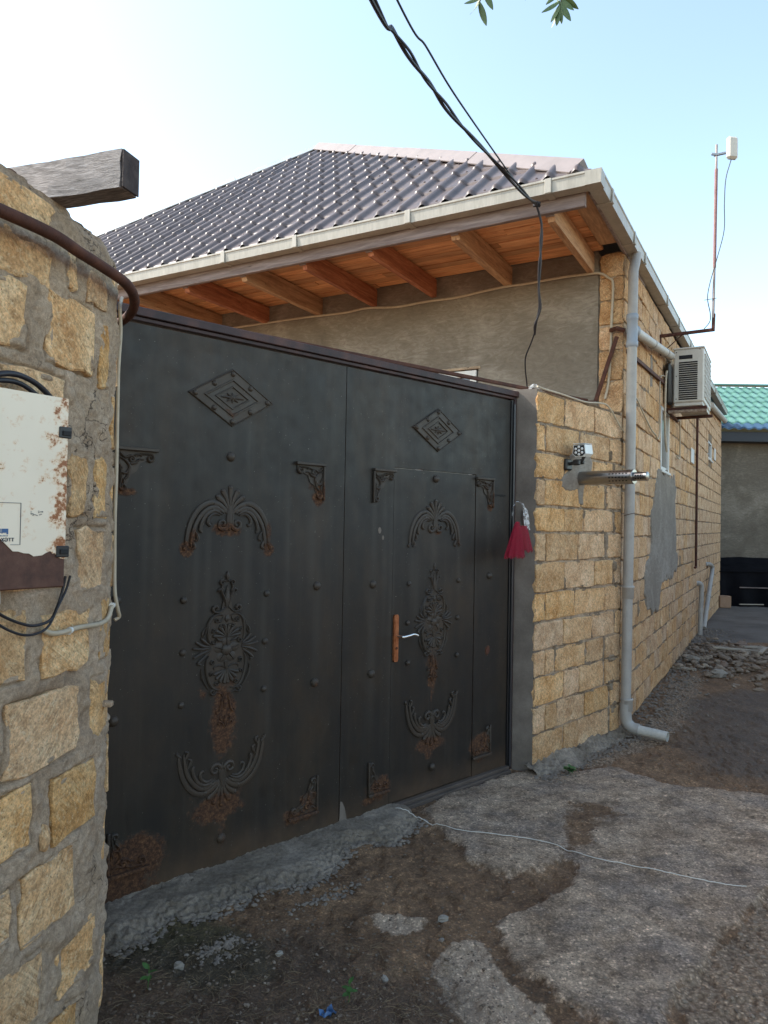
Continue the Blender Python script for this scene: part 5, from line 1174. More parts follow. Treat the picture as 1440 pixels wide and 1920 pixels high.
b = MB(); b.bar((-.04, -.05, 3.10), (-.20, -.05, 2.60), .018, .03, .002); hobj(b, 'rusty_angle_bar', M_rust, 'thin rusty steel strip leaning diagonally against the corner blocks', 'steel strip', False)
b = MB(); b.bar((-.42, -.06, 2.60), (-.20, -.06, 2.595), .02, .02, .002); hobj(b, 'rusty_stub', M_rust, 'short rusty bar end lying on top of the pier beside the corner', 'steel bar', False)
b = MB(); b.bar((.02, .05, 3.00), (.03, 2.1, 3.10), .02, .035, .002); hobj(b, 'rusty_rail', M_rust, 'rusty steel rail fixed below the sloping branch pipe on the side wall', 'steel rail', False)

# air conditioner
ac = hthing('air_conditioner', 'cream outdoor air conditioner unit on a rusty bracket high on the side wall', 'air conditioner')
A0, A1, B0, B1, Z0, Z1 = 2.20, 3.0, .09, .385, 2.915, 3.475
b = MB(); b.box(B0, B1, A0, A1, Z0, Z1, .012); b.obj('casing', M_acwhite, ac)
b = MB(); b.box(B0-.004, B1+.006, A0-.006, A1+.006, Z1-.002, Z1+.016, .005); b.obj('lid', M_acwhite, ac)
b = MB(); b.box(B0+.055, B0+.185, A0-.004, A0+.002, Z1-.105, Z1-.065, .001); b.obj('name_plate', M_dark, ac)
for i in range(18):
    z = Z1-.135-i*.0225; b = MB(); b.box(B0+.055, B0+.235, A0-.003, A0+.002, z-.0145, z, .0005); o = b.obj('louvre_slot', M_dark, ac)
    b = MB(); b.bar((B0+.055, A0-.006, z+.003), (B0+.235, A0-.006, z+.003), .006, .004, 0); b.obj('louvre_lip', M_acwhite, o)
for i in range(26):
    y_ = A0+.08+i*.025; b = MB(); b.box(B1-.001, B1+.008, y_, y_+.007, Z0+.05, Z1-.05); b.obj('grille_bar', M_acwhite, ac)
for i in range(9):
    z = Z0+.06+i*.055; b = MB(); b.box(B1+.001, B1+.011, A0+.06, A0+.74, z, z+.006); b.obj('grille_wire', M_acwhite, ac)
b = MB(); b.box(B1-.002, B1+.0005, A0+.07, A0+.73, Z0+.05, Z1-.05); b.obj('grille_shadow_plate', simple('grey_coil', [(.22, .21, .20), (.30, .29, .27)], 20, .6), ac)
for x_, z_ in ((B0+.03, Z1-.03), (B0+.03, Z0+.04), (B0+.03, Z0+.28), (B1-.04, Z1-.012)):
    b = MB(); b.dome((x_, A0-.001, z_), .006, (0, -1, 0), .003, 8); b.obj('screw', M_rust, ac)
b = MB(); b.box(B0+.01, B1-.01, A0+.01, A1-.01, Z0-.035, Z0-.001, .004); b.obj('base_pan', M_acwhite, ac)
br = hthing('ac_bracket', 'rusty steel bracket carrying the air conditioner', 'bracket')
for y_ in (A0+.04, A1-.10):
    b = MB(); b.bar((.005, y_, Z0-.062), (B1+.03, y_, Z0-.055), .035, .032, .003); b.obj('arm', M_rust, br)
b = MB(); b.box(.05, .42, A0-.06, A0-.03, Z0-.115, Z0-.085, .003); b.obj('front_angle', simple('rusty_cream_angle', [(.14, .08, .05), (.24, .17, .12), (.34, .28, .21)], 30, .8, bump=.3), br)
b = MB(); b.box(.03, .06, A0-.05, A1-.05, Z0-.10, Z0-.08, .002); b.obj('wall_rail', M_rust, br)
b = MB()
b.tube(cat([(.07, A0+.02, Z1-.13), (.05, A0-.10, Z1-.22), (.05, A0-.22, Z1-.30), (.05, A0-.26, 3.0), (.045, A0-.24, 2.7), (.04, A0-.16, 2.52), (.04, A0-.05, 2.40)], 5), .011, 8); hobj(b, 'insulated_hose', M_beige, 'pale insulated hose hanging from the air conditioner across the side window', 'hose')
b = MB(); b.tube(cat([(.05, A0-.02, Z0+.30), (.04, A0-.2, Z0+.25), (.03, A0-.45, Z0+.20), (.03, A0-.50, 2.95), (.03, A0-.48, 2.60), (.03, A0-.56, 2.48), (.03, A0-.75, 2.50), (.03, A0-1.0, 2.52), (.03, A0-1.5, 2.62), (.04, .45, 2.66), (.06, .16, 2.66)], 6), .007, 7); hobj(b, 'side_cable', M_beige, 'thin beige cable looping along the side wall below the branch pipe', 'cable')
b = MB(); b.box(.03, .085, A0-.16, A0+.03, Z0-.02, Z1-.16, .02); hobj(b, 'pipe_sleeve', M_black, 'black wrapped pipe bundle between the wall and the air conditioner', 'pipe wrap')

# antenna mast
am = hthing('antenna_mast', 'slim rusty mast bracketed off the side wall, flat cream antenna on top', 'antenna')
b = MB(); b.bar((.0, 1.80, 3.535), (.51, 1.80, 3.545), .028, .030, .002); b.obj('bracket_arm', M_rust, am)
b = MB(); b.bar((.02, 1.80, 3.545), (.02, 1.80, 3.34), .03, .012, .001, (1, 0, 0)); b.obj('wall_plate', M_rust, am)
b = MB(); b.tube([(.02, 1.82, 3.36), (.22, 1.81, 3.53)], .005, 6); b.obj('stay', M_rust, am)
b = MB(); b.bar((.50, 1.80, 3.53), (.505, 1.80, 3.70), .028, .03, .002, (1, 0, 0)); b.obj('upright_angle', M_rust, am)
b = MB(); b.tube([(.500, 1.795, 3.66), (.507, 1.795, 4.25)], .0125, 10); b.obj('lower_pole', simple('galvanised_rusty_tube', [(.24, .18, .17), (.36, .33, .31)], 10, .6, .3), am, True)
b = MB(); b.tube([(.507, 1.795, 4.15), (.514, 1.795, 5.12)], .0150, 10); b.obj('middle_pole', simple('faded_red_tube', [(.22, .10, .09), (.30, .17, .16)], 12, .7), am, True)
b = MB(); b.tube([(.514, 1.795, 5.10), (.515, 1.795, 5.36)], .0105, 10); b.obj('upper_pole', bpy.data.materials['galvanised_rusty_tube'], am, True)
b = MB(); b.box(.49, .60, 1.785, 1.805, 5.25, 5.27, .002); b.bar((.47, 1.79, 5.275), (.54, 1.79, 5.255), .02, .02, .002); b.obj('clamp', M_steel, am)
b = MB(); b.box(-.055, .055, -.028, .028, -.11, .11, .02); o = b.obj('panel_antenna', M_acwhite, am, False, (.652, 1.79, 5.29), R(38))
b = MB(); b.tube(cat([(.645, 1.79, 5.18), (.60, 1.79, 5.0), (.59, 1.78, 4.75), (.59, 1.78, 4.5), (.535, 1.775, 4.25), (.47, 1.775, 4.0), (.45, 1.775, 3.85), (.475, 1.78, 3.70), (.47, 1.78, 3.62), (.42, 1.79, 3.56)], 6), .0045, 6); b.obj('antenna_cable', M_cable, am, True)
b = MB(); b.tube([(.42, 1.78, 3.84), (.53, 1.78, 3.845)], .003, 5); b.obj('cross_wire', M_rust, am)

# flue, camera and cable on the pier
fl = thing('flue_pipe', 'stainless steel heater flue with rows of holes jutting from the pier', 'flue', (PO[0], PO[1], 0), PA)
fx, fz = .575, 1.945
def flue_tube(r, a, L, n, holes_):
    V = []; F = []; rows_ = []
    N_ = 36; step = .006
    ys2 = [a+i*step for i in range(int((L-a)/step)+1)]
    for y_ in ys2:
        for j in range(N_): t = 2*math.pi*j/N_; V.append((fx+r*math.cos(t), -y_, fz+r*math.sin(t)))
    for i in range(len(ys2)-1):
        for j in range(N_):
            ym = ys2[i]+step/2
            drop = False
            for (hy0, hy1, py, pj, wj, wy) in holes_:
                if hy0 <= ym <= hy1:
                    q = (ym-hy0) % py
                    if q < wy and (j % pj) < wj: drop = True
            if not drop: F.append((i*N_+j, i*N_+(j+1) % N_, (i+1)*N_+(j+1) % N_, (i+1)*N_+j))
    return V, F
V, F = flue_tube(.049, .0, .41, 36, [(.245, .375, .024, 3, 1, .012)]); mesh_obj('outer_tube', V, F, M_steel, fl, True)
V, F = flue_tube(.030, .40, .50, 36, [(.425, .485, .018, 4, 2, .011)]); mesh_obj('inner_tube', V, F, M_steel, fl, True)
b = MB(); b.lathe([(.026, 0), (.0485, 0), (.0505, .004), (.0505, .012), (.049, .014)], (fx, -.412, fz), (0, 1, 0), 36); b.obj('end_ring', M_steel, fl, True)
b = MB(); b.lathe([(.0, 0), (.026, 0), (.031, .004), (.031, .012)], (fx, -.505, fz), (0, 1, 0), 30); b.obj('end_cap', M_steel, fl, True)
b = MB(); b.lathe([(.0, 0), (.043, 0), (.043, .20), (0, .20)], (fx, -.20, fz), (0, -1, 0), 20); b.lathe([(.024, 0), (.024, .09), (0, .09)], (fx, -.40, fz), (0, -1, 0), 16); b.obj('flue_shade_core', M_dark, fl)  # black core paints the shade seen through the flue holes
sc_c = thing('security_camera', 'white solar flood-lit security camera on the pier above the flue', 'security camera', (PO[0], PO[1], 0), PA)
Mc = Matrix.Translation((.415, -.11, 2.125)) @ Matrix.Rotation(R(-82), 4, 'Z') @ Matrix.Rotation(R(4), 4, 'X') @ Matrix.Scale(1.3, 4)
b = MB(); prof = [(-.036, -.018), (-.020, -.034), (.020, -.034), (.036, -.018), (.030, .030), (-.030, .030)]
V = [Mc @ Vector((x, y_, z)) for y_ in (-.052, .06) for x, z in prof]; n = 6
b.add(V, [tuple(range(n-1, -1, -1)), tuple(range(n, 2*n))]+[(i, (i+1) % n, (i+1) % n+n, i+n) for i in range(n)]); b.obj('camera_body', M_white, sc_c)
b = MB(); V = [Mc @ Vector((x*.88, y_, z*.88)) for y_ in (-.056, -.05) for x, z in prof]; b.add(V, [tuple(range(n-1, -1, -1)), tuple(range(n, 2*n))]+[(i, (i+1) % n, (i+1) % n+n, i+n) for i in range(n)]); fp = b.obj('front_plate', M_black, sc_c)
lamp_m = flat('led_lens', (.62, .62, .60), .25)
for k in range(7):
    x, z = (0, -.002) if k == 6 else (.0195*math.cos(R(60*k+30))*1.0, -.002+.0195*math.sin(R(60*k+30)))
    b = MB(); b.dome(Mc @ Vector((x, -.056, z)), .0095, (Mc.to_3x3() @ Vector((0, -1, 0))), .003, 12); b.obj('lens', lamp_m, fp, True)
b = MB(); V = [Mc @ Vector(v) for v in [(-.030, -.060, .0345), (.030, -.060, .0345), (.030, .062, .033), (-.030, .062, .033), (-.028, -.060, .037), (.028, -.060, .037), (.028, .062, .036), (-.028, .062, .036)]]
b.add(V, [(3, 2, 1, 0), (4, 5, 6, 7), (0, 1, 5, 4), (1, 2, 6, 5), (2, 3, 7, 6), (3, 0, 4, 7)]); b.obj('sun_shield', M_white, sc_c)
b = MB(); b.tube([(.40, -.13, 2.085), (.395, -.12, 2.055), (.39, -.06, 2.04), (.385, -.01, 2.03)], .012, 10); b.obj('ball_joint', M_black, sc_c, True)
b = MB(); b.box(.345, .375, -.12, -.07, 2.02, 2.06, .008); b.box(.405, .435, -.12, -.07, 2.03, 2.06, .008); b.box(.345, .43, -.03, .0, 1.99, 2.07, .01); b.obj('mount', M_black, sc_c)
b = MB(); P = [(-.02, -.01, 2.515), (.08, -.015, 2.508), (.25, -.02, 2.505), (.45, -.022, 2.50), (.62, -.024, 2.497), (.80, -.026, 2.515), (.92, -.028, 2.52), (1.0, -.03, 2.49), (1.10, -.032, 2.42), (1.20, -.03, 2.36), (1.25, -.02, 2.345)]
b.tube(cat(P, 6), .0065, 7); tag(b.obj('pier_cable', M_beige, None, True, (PO[0], PO[1], 0), PA), 'beige cable draped along the top edge of the limestone pier', 'cable')

# cable along the facade
pts = [(-6.5, 3.61), (-5.2, 3.64), (-3.986, 3.644), (-3.173, 3.640), (-2.903, 3.634), (-2.591, 3.626), (-2.342, 3.637), (-2.03, 3.606), (-1.71, 3.614), (-1.426, 3.609), (-1.175, 3.629), (-.973, 3.640), (-.816, 3.637), (-.624, 3.642), (-.476, 3.645), (-.295, 3.640), (-.189, 3.632), (-.118, 3.584), (-.083, 3.526), (-.09, 3.243), (-.094, 2.994), (-.108, 2.747), (-.133, 2.62)]
b = MB(); b.tube(cat([(x, -.020, z) for x, z in pts], 5), .0105, 7); hobj(b, 'facade_cable', M_beige, 'beige cable running along the plaster wall under the rafters', 'cable')
# overhead supply cables
FX = (-.309, -1.245)
def hw(x, y, z): c, q = math.cos(HA), math.sin(HA); return (HO[0]+x*c-y*q, HO[1]+x*q+y*c, z)
E_ = Vector(hw(FX[0], -1.30, 3.70))
def wire(endpt, mid, r, label, wob=0.0, ph=0):
    e = Vector(endpt); P = []
    for i in range(29):
        t = i/28; p = E_.lerp(e, t); p.z -= .22*math.sin(math.pi*t)*mid
        o = wob*math.sin(t*60+ph); p.x += o; p.z += wob*math.cos(t*60+ph); P.append(p)
    b = MB(); b.tube(cat([tuple(p) for p in P], 3), r, 7); return tag(b.obj('overhead_cable', M_cable, None, True), label, 'cable', 'overhead cables to the eave')
def wire2(P, r, label, wob, ph):
    C_ = cat([tuple(E_)]+P, 14); Q = []
    for i, p in enumerate(C_):
        t = i*.23+ph; Q.append((p[0]+wob*math.sin(t), p[1], p[2]+wob*math.cos(t)))
    b = MB(); b.tube(Q, r, 7); return tag(b.obj('overhead_cable', M_cable, None, True), label, 'cable', 'overhead cables to the eave')
PA_ = [(.804, 4.2, 3.559), (.496, 3.70, 3.545), (.295, 3.35, 3.530), (.178, 3.10, 3.507), (.088, 2.9, 3.495), (-.002, 2.7, 3.482), (-.079, 2.5, 3.465), (-.55, 1.3, 3.60), (-1.1, 0, 3.95), (-2.0, -2.2, 4.8)]
PB_ = [(.839, 4.3, 3.589), (.552, 3.7, 3.533), (.283, 3.1, 3.475), (.137, 2.8, 3.484), (.016, 2.55, 3.489), (-.5, 1.3, 3.62), (-1.05, 0, 3.98), (-2.0, -2.2, 4.82)]
wire2(PA_, .0080, 'thicker strand of the overhead cable pair crossing the roof', .006, 0); wire2([(x+.006, y, z) for x, y, z in PA_], .0062, 'strand twisted round the thicker overhead cable', .0065, 2.6); wire2(PB_, .0042, 'thin single overhead cable right of the twisted pair', .001, 0)
b = MB(); b.tube([E_+Vector((.02*math.cos(t), .02*math.sin(t)*.5, .012*math.sin(t*1.7))) for t in np.linspace(0, 16, 50)], .006, 6); tag(b.obj('cable_knot', M_cable, None, True), 'knot of black cable tied at the fascia board', 'cable knot')
P = [(-.309, -1.26, 3.69), (-.33, -1.22, 3.60)]
def lerp_pt(k, a, b_): return a+(b_-a)*k
hang = [E_+Vector((0, 0, -.01))]
tgt = [(1020, 450), (1032, 490), (1036, 545), (1036, 580), (1039, 610), (1036, 640)]
hv = [(-.300, -1.22, 3.60), (-.315, -1.19, 3.50), (-.325, -1.15, 3.36), (-.350, -1.10, 3.22), (-.36, -1.05, 3.10), (-.39, -1.02, 3.00), (-.42, -.95, 2.95)]
b = MB(); b.tube(cat([tuple(hang[0])]+[hw(*p) for p in hv], 5), .0075, 7); tag(b.obj('drop_cable', M_cable, None, True), 'dark cable hanging from the fascia knot down in front of the plaster', 'cable', 'hanging drop cables')
hv2 = [(p[0]+.012*math.sin(i*2.1), p[1], p[2]-.01) for i, p in enumerate(hv)]
b = MB(); b.tube(cat([tuple(hang[0])]+[hw(*p) for p in hv2], 5), .006, 7); tag(b.obj('drop_cable', M_cable, None, True), 'second strand wound with the dark hanging cable', 'cable', 'hanging drop cables')
b = MB(); b.tube(cat([hw(-.42, -.95, 2.96), hw(-.47, -.88, 2.90), hw(-.55, -.75, 2.84), hw(-.60, -.60, 2.78), hw(-.62, -.5, 2.70), hw(-.63, -.42, 2.56)], 5), .0055, 7); tag(b.obj('drop_cable', M_cable, None, True), 'thin curved tail of the hanging cable going down behind the pier', 'cable', 'hanging drop cables')

# small drain pipes, rod, far pipe on the side wall
def drain(name, P, r, label):
    t = hthing(name, label, 'drain pipe', 'drain pipes low on the side wall'); b = MB(); b.tube(cat(P, 5), r, 12); b.obj('pipe', M_pvc, t, True)
    b = MB(); b.lathe([(r, -.03), (r+.006, -.028), (r+.006, .028), (r, .03)], P[-2], (Vector(P[-1])-Vector(P[-2])), 12); b.obj('socket', M_pvc, t, True); return t
drain('drain_pipe', [(-.01, 5.60, .80), (.04, 5.62, .80), (.065, 5.65, .77), (.07, 5.66, .70), (.065, 5.64, .40), (.06, 5.60, .05)], .034, 'shorter upright drain pipe, left one of the two crossing low on the side wall')
drain('drain_pipe', [(-.01, 7.0, 1.02), (.04, 7.2, 1.015), (.07, 7.40, .97), (.075, 7.35, .88), (.07, 6.8, .52), (.06, 6.2, .08)], .034, 'longer slanting drain pipe, right one of the two crossing low on the side wall')
b = MB(); b.tube([(.05, 5.05, 3.20), (.05, 5.05, 1.06)], .017, 8); b.tube([(.05, 5.05, 1.06), (.05, 4.93, 1.06)], .017, 8); hobj(b, 'rusty_rod', M_rust, 'long thin rusty pipe running down the side wall', 'pipe')
b = MB(); b.tube([(.07, LEN-3.2, 3.62), (.07, LEN-.05, 3.78)], .05, 12); hobj(b, 'gutter_drain', M_pvc_white, 'pale pipe under the far end of the side gutter', 'pipe')
for i in range(2):
    b = MB(); s0 = 2.75+i*.12
    b.tube(cat([(.03, 3.1, 2.86), (.035, 3.25, 2.85), (.035, 3.28, 2.5), (.035, 3.2, 2.42), (.03, 3.05, 2.43)], 4), .009, 6) if i == 0 else None
    if i == 0: hobj(b, 'conduit_loop', M_beige, 'short pale conduit loop on the side wall right of the window', 'conduit')

# ================================================================== LEFT OUTSIDE THE FRAME: an unseen wall added to keep sun off the foreground
yw = thing('added_shade_wall', 'unseen limestone block wall from the pillar towards the viewer, added to shade the ground', 'wall', (-1.42, .62, 0), math.atan2(-.38, -.16)-math.pi*0)
yl = 4.2; FY2 = Face((0, 0), 0)
b = MB(); b.box(0, yl, -.22, 0, -.05, 2.44); b.obj('wall_core', M_mortar, yw)
rects = []
for i in range(12):
    s = .0 if i % 2 else -.2
    while s < yl: rects.append((max(s, 0)+.012, min(s+.39, yl)-.012, i*.203+.012, i*.203+.19)); s += .40
V0 = MB()
for r in rects:
    V, F, a, b_ = block_geo(Face((0, 0), 0), *r, .01, .006); V0.add(np.c_[yl-V[:, 0]*1.0, -V[:, 1]*1.0, V[:, 2]] if False else np.c_[V[:, 0], -V[:, 1]+.0, V[:, 2]], [tuple(reversed(f)) for f in F])
o = V0.obj('wall_blocks', M_stone, yw); o['kind'] = 'stuff'

# ================================================================== THE BUILDING AT THE END OF THE LANE
rb = thing('rear_outbuilding', 'low grey rendered building with green tiled roof at the lane end', 'building', (6.3, 14.95, 0), R(-1.5))
S = np.arange(-.6, 9, .05); Z = np.arange(.85, 3.42, .05); g1, g2 = np.meshgrid(S, Z, indexing='ij')
V = np.c_[g1.ravel(), -(.012*fbm(g1*2, g2*2, 4)*2).ravel(), g2.ravel()]; I = np.arange(g1.size).reshape(g1.shape)
mesh_obj('rendered_wall', V, np.c_[I[:-1, :-1].ravel(), I[1:, :-1].ravel(), I[1:, 1:].ravel(), I[:-1, 1:].ravel()], M_plaster_dark, rb, True)
b = MB(); b.box(-.6, 9, .02, .3, 0, 3.42); b.box(-.6, -.4, .3, 5, 0, 3.42); b.box(8.8, 9, .3, 5, 0, 3.42); b.obj('wall_core', M_plaster_dark, rb)
b = MB(); b.box(-.8, 9.2, -.33, -.28, 3.40, 3.60, .004); b.box(-.8, 9.2, -.28, .0, 3.40, 3.43, .004); b.obj('dark_fascia', flat('dark_stained_fascia', (.02, .025, .035), .6), rb)
yy0, zz0, yy1, zz1 = -.42, 3.62, 2.2, 5.0; SL2 = math.hypot(yy1-yy0, zz1-zz0); c2, s2 = (yy1-yy0)/SL2, (zz1-zz0)/SL2
def tilesheet(x0, x1, w0, w1, m, name, lift=0):
    xg = np.linspace(x0, x1, int((x1-x0)/.016)); wk = []
    k = math.floor(w0/.35)
    while k*.35 < w1:
        for f in (0.0, .03, .15, .6, .97): 
            q = (k+f)*.35
            if w0-1e-6 <= q <= w1: wk.append(k+f)
        k += 1
    g1, g2 = np.meshgrid(xg, np.array(wk), indexing='ij'); fr = g2-np.floor(g2+1e-9); wv = np.cos(2*np.pi*g1/.20); wv = np.sign(wv)*np.abs(wv)**.8
    H = .018*wv+.018+.026*(1-fr)+lift; H = np.where(fr < .001, .018*wv+.017+lift, H); W_ = g2*.35
    V = np.c_[g1.ravel(), (yy0+W_*c2-H*s2).ravel(), (zz0+W_*s2+H*c2).ravel()]; I = np.arange(g1.size).reshape(g1.shape)
    return mesh_obj(name, V, np.c_[I[:-1, :-1].ravel(), I[1:, :-1].ravel(), I[1:, 1:].ravel(), I[:-1, 1:].ravel()], m, rb)
for k in range(8): tilesheet(-.9+k*1.2, -.9+(k+1)*1.2, .14, SL2, M_green, 'roof_sheet', .002*(k % 2))
for k in range(4):
    tilesheet(-.9+k*2.4, -.9+(k+1)*2.4, 0, .36, M_blue, 'eave_flashing', .006)
b = MB(); b.box(-.95, 8.75, yy1-.09, yy1+.09, zz1+.03, zz1+.075, .01); b.obj('ridge_cap', M_green, rb)
b = MB(); b.add([(-.9, yy1, zz1), (8.7, yy1, zz1), (8.7, yy1+2.6, 3.6), (-.9, yy1+2.6, 3.6)], [(0, 1, 2, 3)]); b.obj('rear_roof_slope', M_green, rb)
# tarpaulin covered heap along its foot
tp = thing('tarpaulin_stack', 'low stack covered in black tarpaulin against the grey building', 'covered stack', (6.3, 14.55, 0), R(-1.5))
S = np.arange(.0, 8, .03); P = [(-.02, 0), (-.03, .25), (-.02, .5), (0.0, .74), (.03, .80), (.16, .83), (.30, .86), (.37, .98)]
g1 = np.repeat(S[:, None], len(P)*3-2, 1); t = np.linspace(0, len(P)-1, len(P)*3-2); py_ = np.interp(t, range(len(P)), [p[0] for p in P]); pz_ = np.interp(t, range(len(P)), [p[1] for p in P])
g2 = np.repeat(pz_[None], len(S), 0); g3 = np.repeat(py_[None], len(S), 0)
fold = .05*np.sin(g1*17+2*np.sin(g1*3))*sstep(.9, .2, g2)+.05*fbm(g1*4, g2*6, 4); V = np.c_[g1.ravel(), (g3+fold).ravel(), (g2*(1+.04*np.sin(g1*1.3)) + .03*fbm(g1*3, g2*3, 3)*(g2 > .3)).ravel()]
I = np.arange(g1.size).reshape(g1.shape); mesh_obj('tarpaulin', V, np.c_[I[:-1, :-1].ravel(), I[1:, :-1].ravel(), I[1:, 1:].ravel(), I[:-1, 1:].ravel()], M_tarp, tp, True)
b = MB(); b.box(.02, 8, -.035, -.01, .735, .765, .004); b.obj('edge_batten', M_tarp, tp); b = MB(); b.bar((.9, -.09, .43), (3.0, -.09, .42), .02, .02, .003); b.obj('lath', M_oldwood, tp)
b = MB(); b.box(-.11, .11, -.09, .09, 0, .235, .012); o = b.obj('sand_block', M_block_far, None, False, (6.78, 14.22, .045), R(-4)); tag(o, 'single brown block standing on the slab before the tarpaulin', 'block')
b = MB(); b.bar((0, 0, 0), (.5, .02, .0), .03, .02, .003); tag(b.obj('wood_lath', M_stick, None, False, (7.15, 14.35, .10)), 'short pale lath lying right of the brown block', 'lath')
# neighbouring low wall right of the lane, outside the frame
rw = thing('lane_wall', 'plain grey rendered wall on the far side of the lane', 'wall', (6.2, -2, 0), R(78))
b = MB(); b.box(0, 14, -.2, 0, -.05, 2.2, .01); b.obj('wall_face', M_plaster_dark, rw)

# ================================================================== LITTER, STONES, PLANTS
def rock_geo(r, seed, flat_=.6, n=10):
    rr = random.Random(seed); V = []; F = []
    lv = [(-.9, .45), (-.35, .95), (.35, .9), (.85, .5)]
    for h, q in lv:
        for j in range(n//2+2):
            t = 2*math.pi*j/(n//2+2)+h; k = q*(1+rr.uniform(-.22, .22)); V.append((r*k*math.cos(t)*1.15, r*k*math.sin(t)*.85, r*h*flat_+rr.uniform(-.08, .08)*r))
    m = n//2+2
    for i in range(3):
        for j in range(m): F.append((i*m+j, i*m+(j+1) % m, (i+1)*m+(j+1) % m, (i+1)*m+j))
    F += [tuple(range(m-1, -1, -1)), tuple(range(3*m, 4*m))]; return V, F
_rk = [rock_geo(1, k) for k in range(14)]
def scatter(name, pts, m):
    mb_v = []; mb_f = []; base = 0
    for (x, y, z, r) in pts:
        V, F = _rk[random.randrange(14)]; a = random.random()*6.28; c, s = math.cos(a)*r, math.sin(a)*r; fl_ = random.uniform(.6, 1.1)*r
        mb_v += [(x+v[0]*c-v[1]*s, y+v[0]*s+v[1]*c, z+v[2]*fl_) for v in V]; mb_f += [tuple(i+base for i in f) for f in F]; base += len(V)
    o = mesh_obj(name, mb_v, mb_f, m); o['kind'] = 'stuff'; return o
def inside(x, y, poly):
    return poly_sd(np.array([x]), np.array([y]), poly)[0] > 0
pts = []
for _ in range(1500):                                        # fine grit bottom left
    x = random.uniform(-1.15, .45); y = 2.2+random.random()**1.6*.75; pts.append((x, y, ground_z(x, y)+.0005, random.choice([.002, .002, .003, .003, .003, .004, .005, .008])))
for _ in range(1500):                                        # gravel to the right
    x = random.uniform(.9, 2.6); y = random.uniform(2.2, 4.3)
    if inside(x, y, [(.99, 2.0), (1.04, 2.49), (1.17, 2.61), (1.46, 2.89), (1.8, 3.24), (2.6, 4.3), (2.6, 2.0)]): pts.append((x, y, ground_z(x, y)+.001, random.choice([.003, .004, .005, .006, .008, .010])))
for _ in range(5200):
    x = random.uniform(-.8, 3.4); y = 2.25+random.random()**1.3*4.9; pts.append((x, y, ground_z(x, y)+.0003, random.choice([.002, .002, .003, .003, .004, .005, .007])))
scatter('gravel', pts, M_pebble)
pts = []
for _ in range(800):                                        # crumbs along the lower edge of the cement
    u = random.uniform(-.3, 1.66); wd = float(np.interp(u, low[:, 0], low[:, 1])); n0 = wd+random.gauss(-.01, .022)
    x = GO[0]+u*c_+n0*q_; y = GO[1]+u*q_-n0*c_; pts.append((x, y, ground_z(x, y)+.004, random.choice([.004, .005, .006, .008, .010, .013])))
for _ in range(350):
    u = random.gauss(.75, .1) if random.random() < .5 else random.gauss(.22, .06); n0 = .52+random.gauss(0, .02) if u > .5 else .55+random.gauss(0, .03)
    x = GO[0]+u*c_+n0*q_; y = GO[1]+u*q_-n0*c_; pts.append((x, y, ground_z(x, y)+.003, random.choice([.003, .004, .006, .009])))
c2_, q2_ = math.cos(PA), math.sin(PA)
for _ in range(1100):
    u = random.uniform(-.12, 1.5); n0 = .14+random.gauss(0, .04); x = PO[0]+u*c2_+n0*q2_; y = PO[1]+u*q2_-n0*c2_; pts.append((x, y, ground_z(x, y)+.003, random.choice([.003, .005, .006, .008, .011])))
c3_, q3_ = math.cos(HA+math.pi/2), math.sin(HA+math.pi/2)
for _ in range(1500):
    u = random.uniform(.1, 6.5); n0 = abs(random.gauss(0, .20)); x = HO[0]+u*c3_+n0*q3_; y = HO[1]+u*q3_-n0*c3_; pts.append((x, y, ground_z(x, y)+.004, random.choice([.005, .008, .010, .014, .018])))
scatter('cement_crumbs', pts, M_crumb)
pts = []
for _ in range(1300):
    x = random.gauss(4.65, .75); y = random.gauss(8.7, .62)
    if x > 3.3 and y < 10: pts.append((x, y, ground_z(x, y)+random.uniform(0, .04), random.choice([.015, .02, .02, .03, .04, .05])))
scatter('rubble', pts, simple('broken_stone_rubble', [(.12, .085, .06), (.22, .165, .12), (.36, .29, .22)], 4, .9, bump=.3, coord='pos', grain=.3))
M_rub = [simple('rubble_stone_a', [(.20, .17, .14), (.30, .27, .23)], 8, .9, bump=.3), simple('rubble_stone_b', [(.16, .11, .08), (.24, .17, .13)], 8, .9, bump=.3)]
for i, (x, y, r, l) in enumerate([(3.66, 7.78, .085, 'large rounded grey stone at the near left edge of the rubble pile'), (3.95, 8.28, .06, 'brown flat stone in the middle left of the rubble pile'), (3.72, 8.55, .07, 'upright brown stone at the left side of the rubble pile'),
                                  (4.45, 7.95, .075, 'pale slab-like stone at the near right of the rubble pile'), (4.62, 8.20, .06, 'small pale stone right of centre in the rubble pile'), (4.9, 9.75, .09, 'flat pale stone lying at the back of the rubble pile')]):
    V, F = rock_geo(r, 100+i, .7, 14); o = mesh_obj('rubble_stone', V, F, M_rub[i % 2], None, False, (x, y, ground_z(x, y)+r*.35), i*1.3); tag(o, l, 'stone', 'larger stones of the rubble pile')
for i, (x, y, a, L, l) in enumerate([(4.18, 9.05, -9, .62, 'pale broken stick across the left of the rubble pile'), (4.62, 9.15, 8, .60, 'pale broken stick pointing right in the rubble pile'), (4.55, 8.62, 52, .34, 'short pale stick pointing at the viewer in the rubble pile'), (4.85, 8.95, -3, .55, 'rightmost long pale stick on the rubble pile'),
                                     (3.35, 8.25, -38, .26, 'small pale splinter left of the rubble pile')]):
    b = MB(); b.bar((0, 0, 0), (L, 0, 0), .045, .028, .006); o = b.obj('broken_stick', M_stick, None, False, (x, y, ground_z(x, y)+.075 if i < 4 else ground_z(x, y)+.02), R(a)); o.rotation_euler = (0, R(random.uniform(-4, 4)), R(a)); tag(o, l, 'stick', 'pale sticks on the rubble')
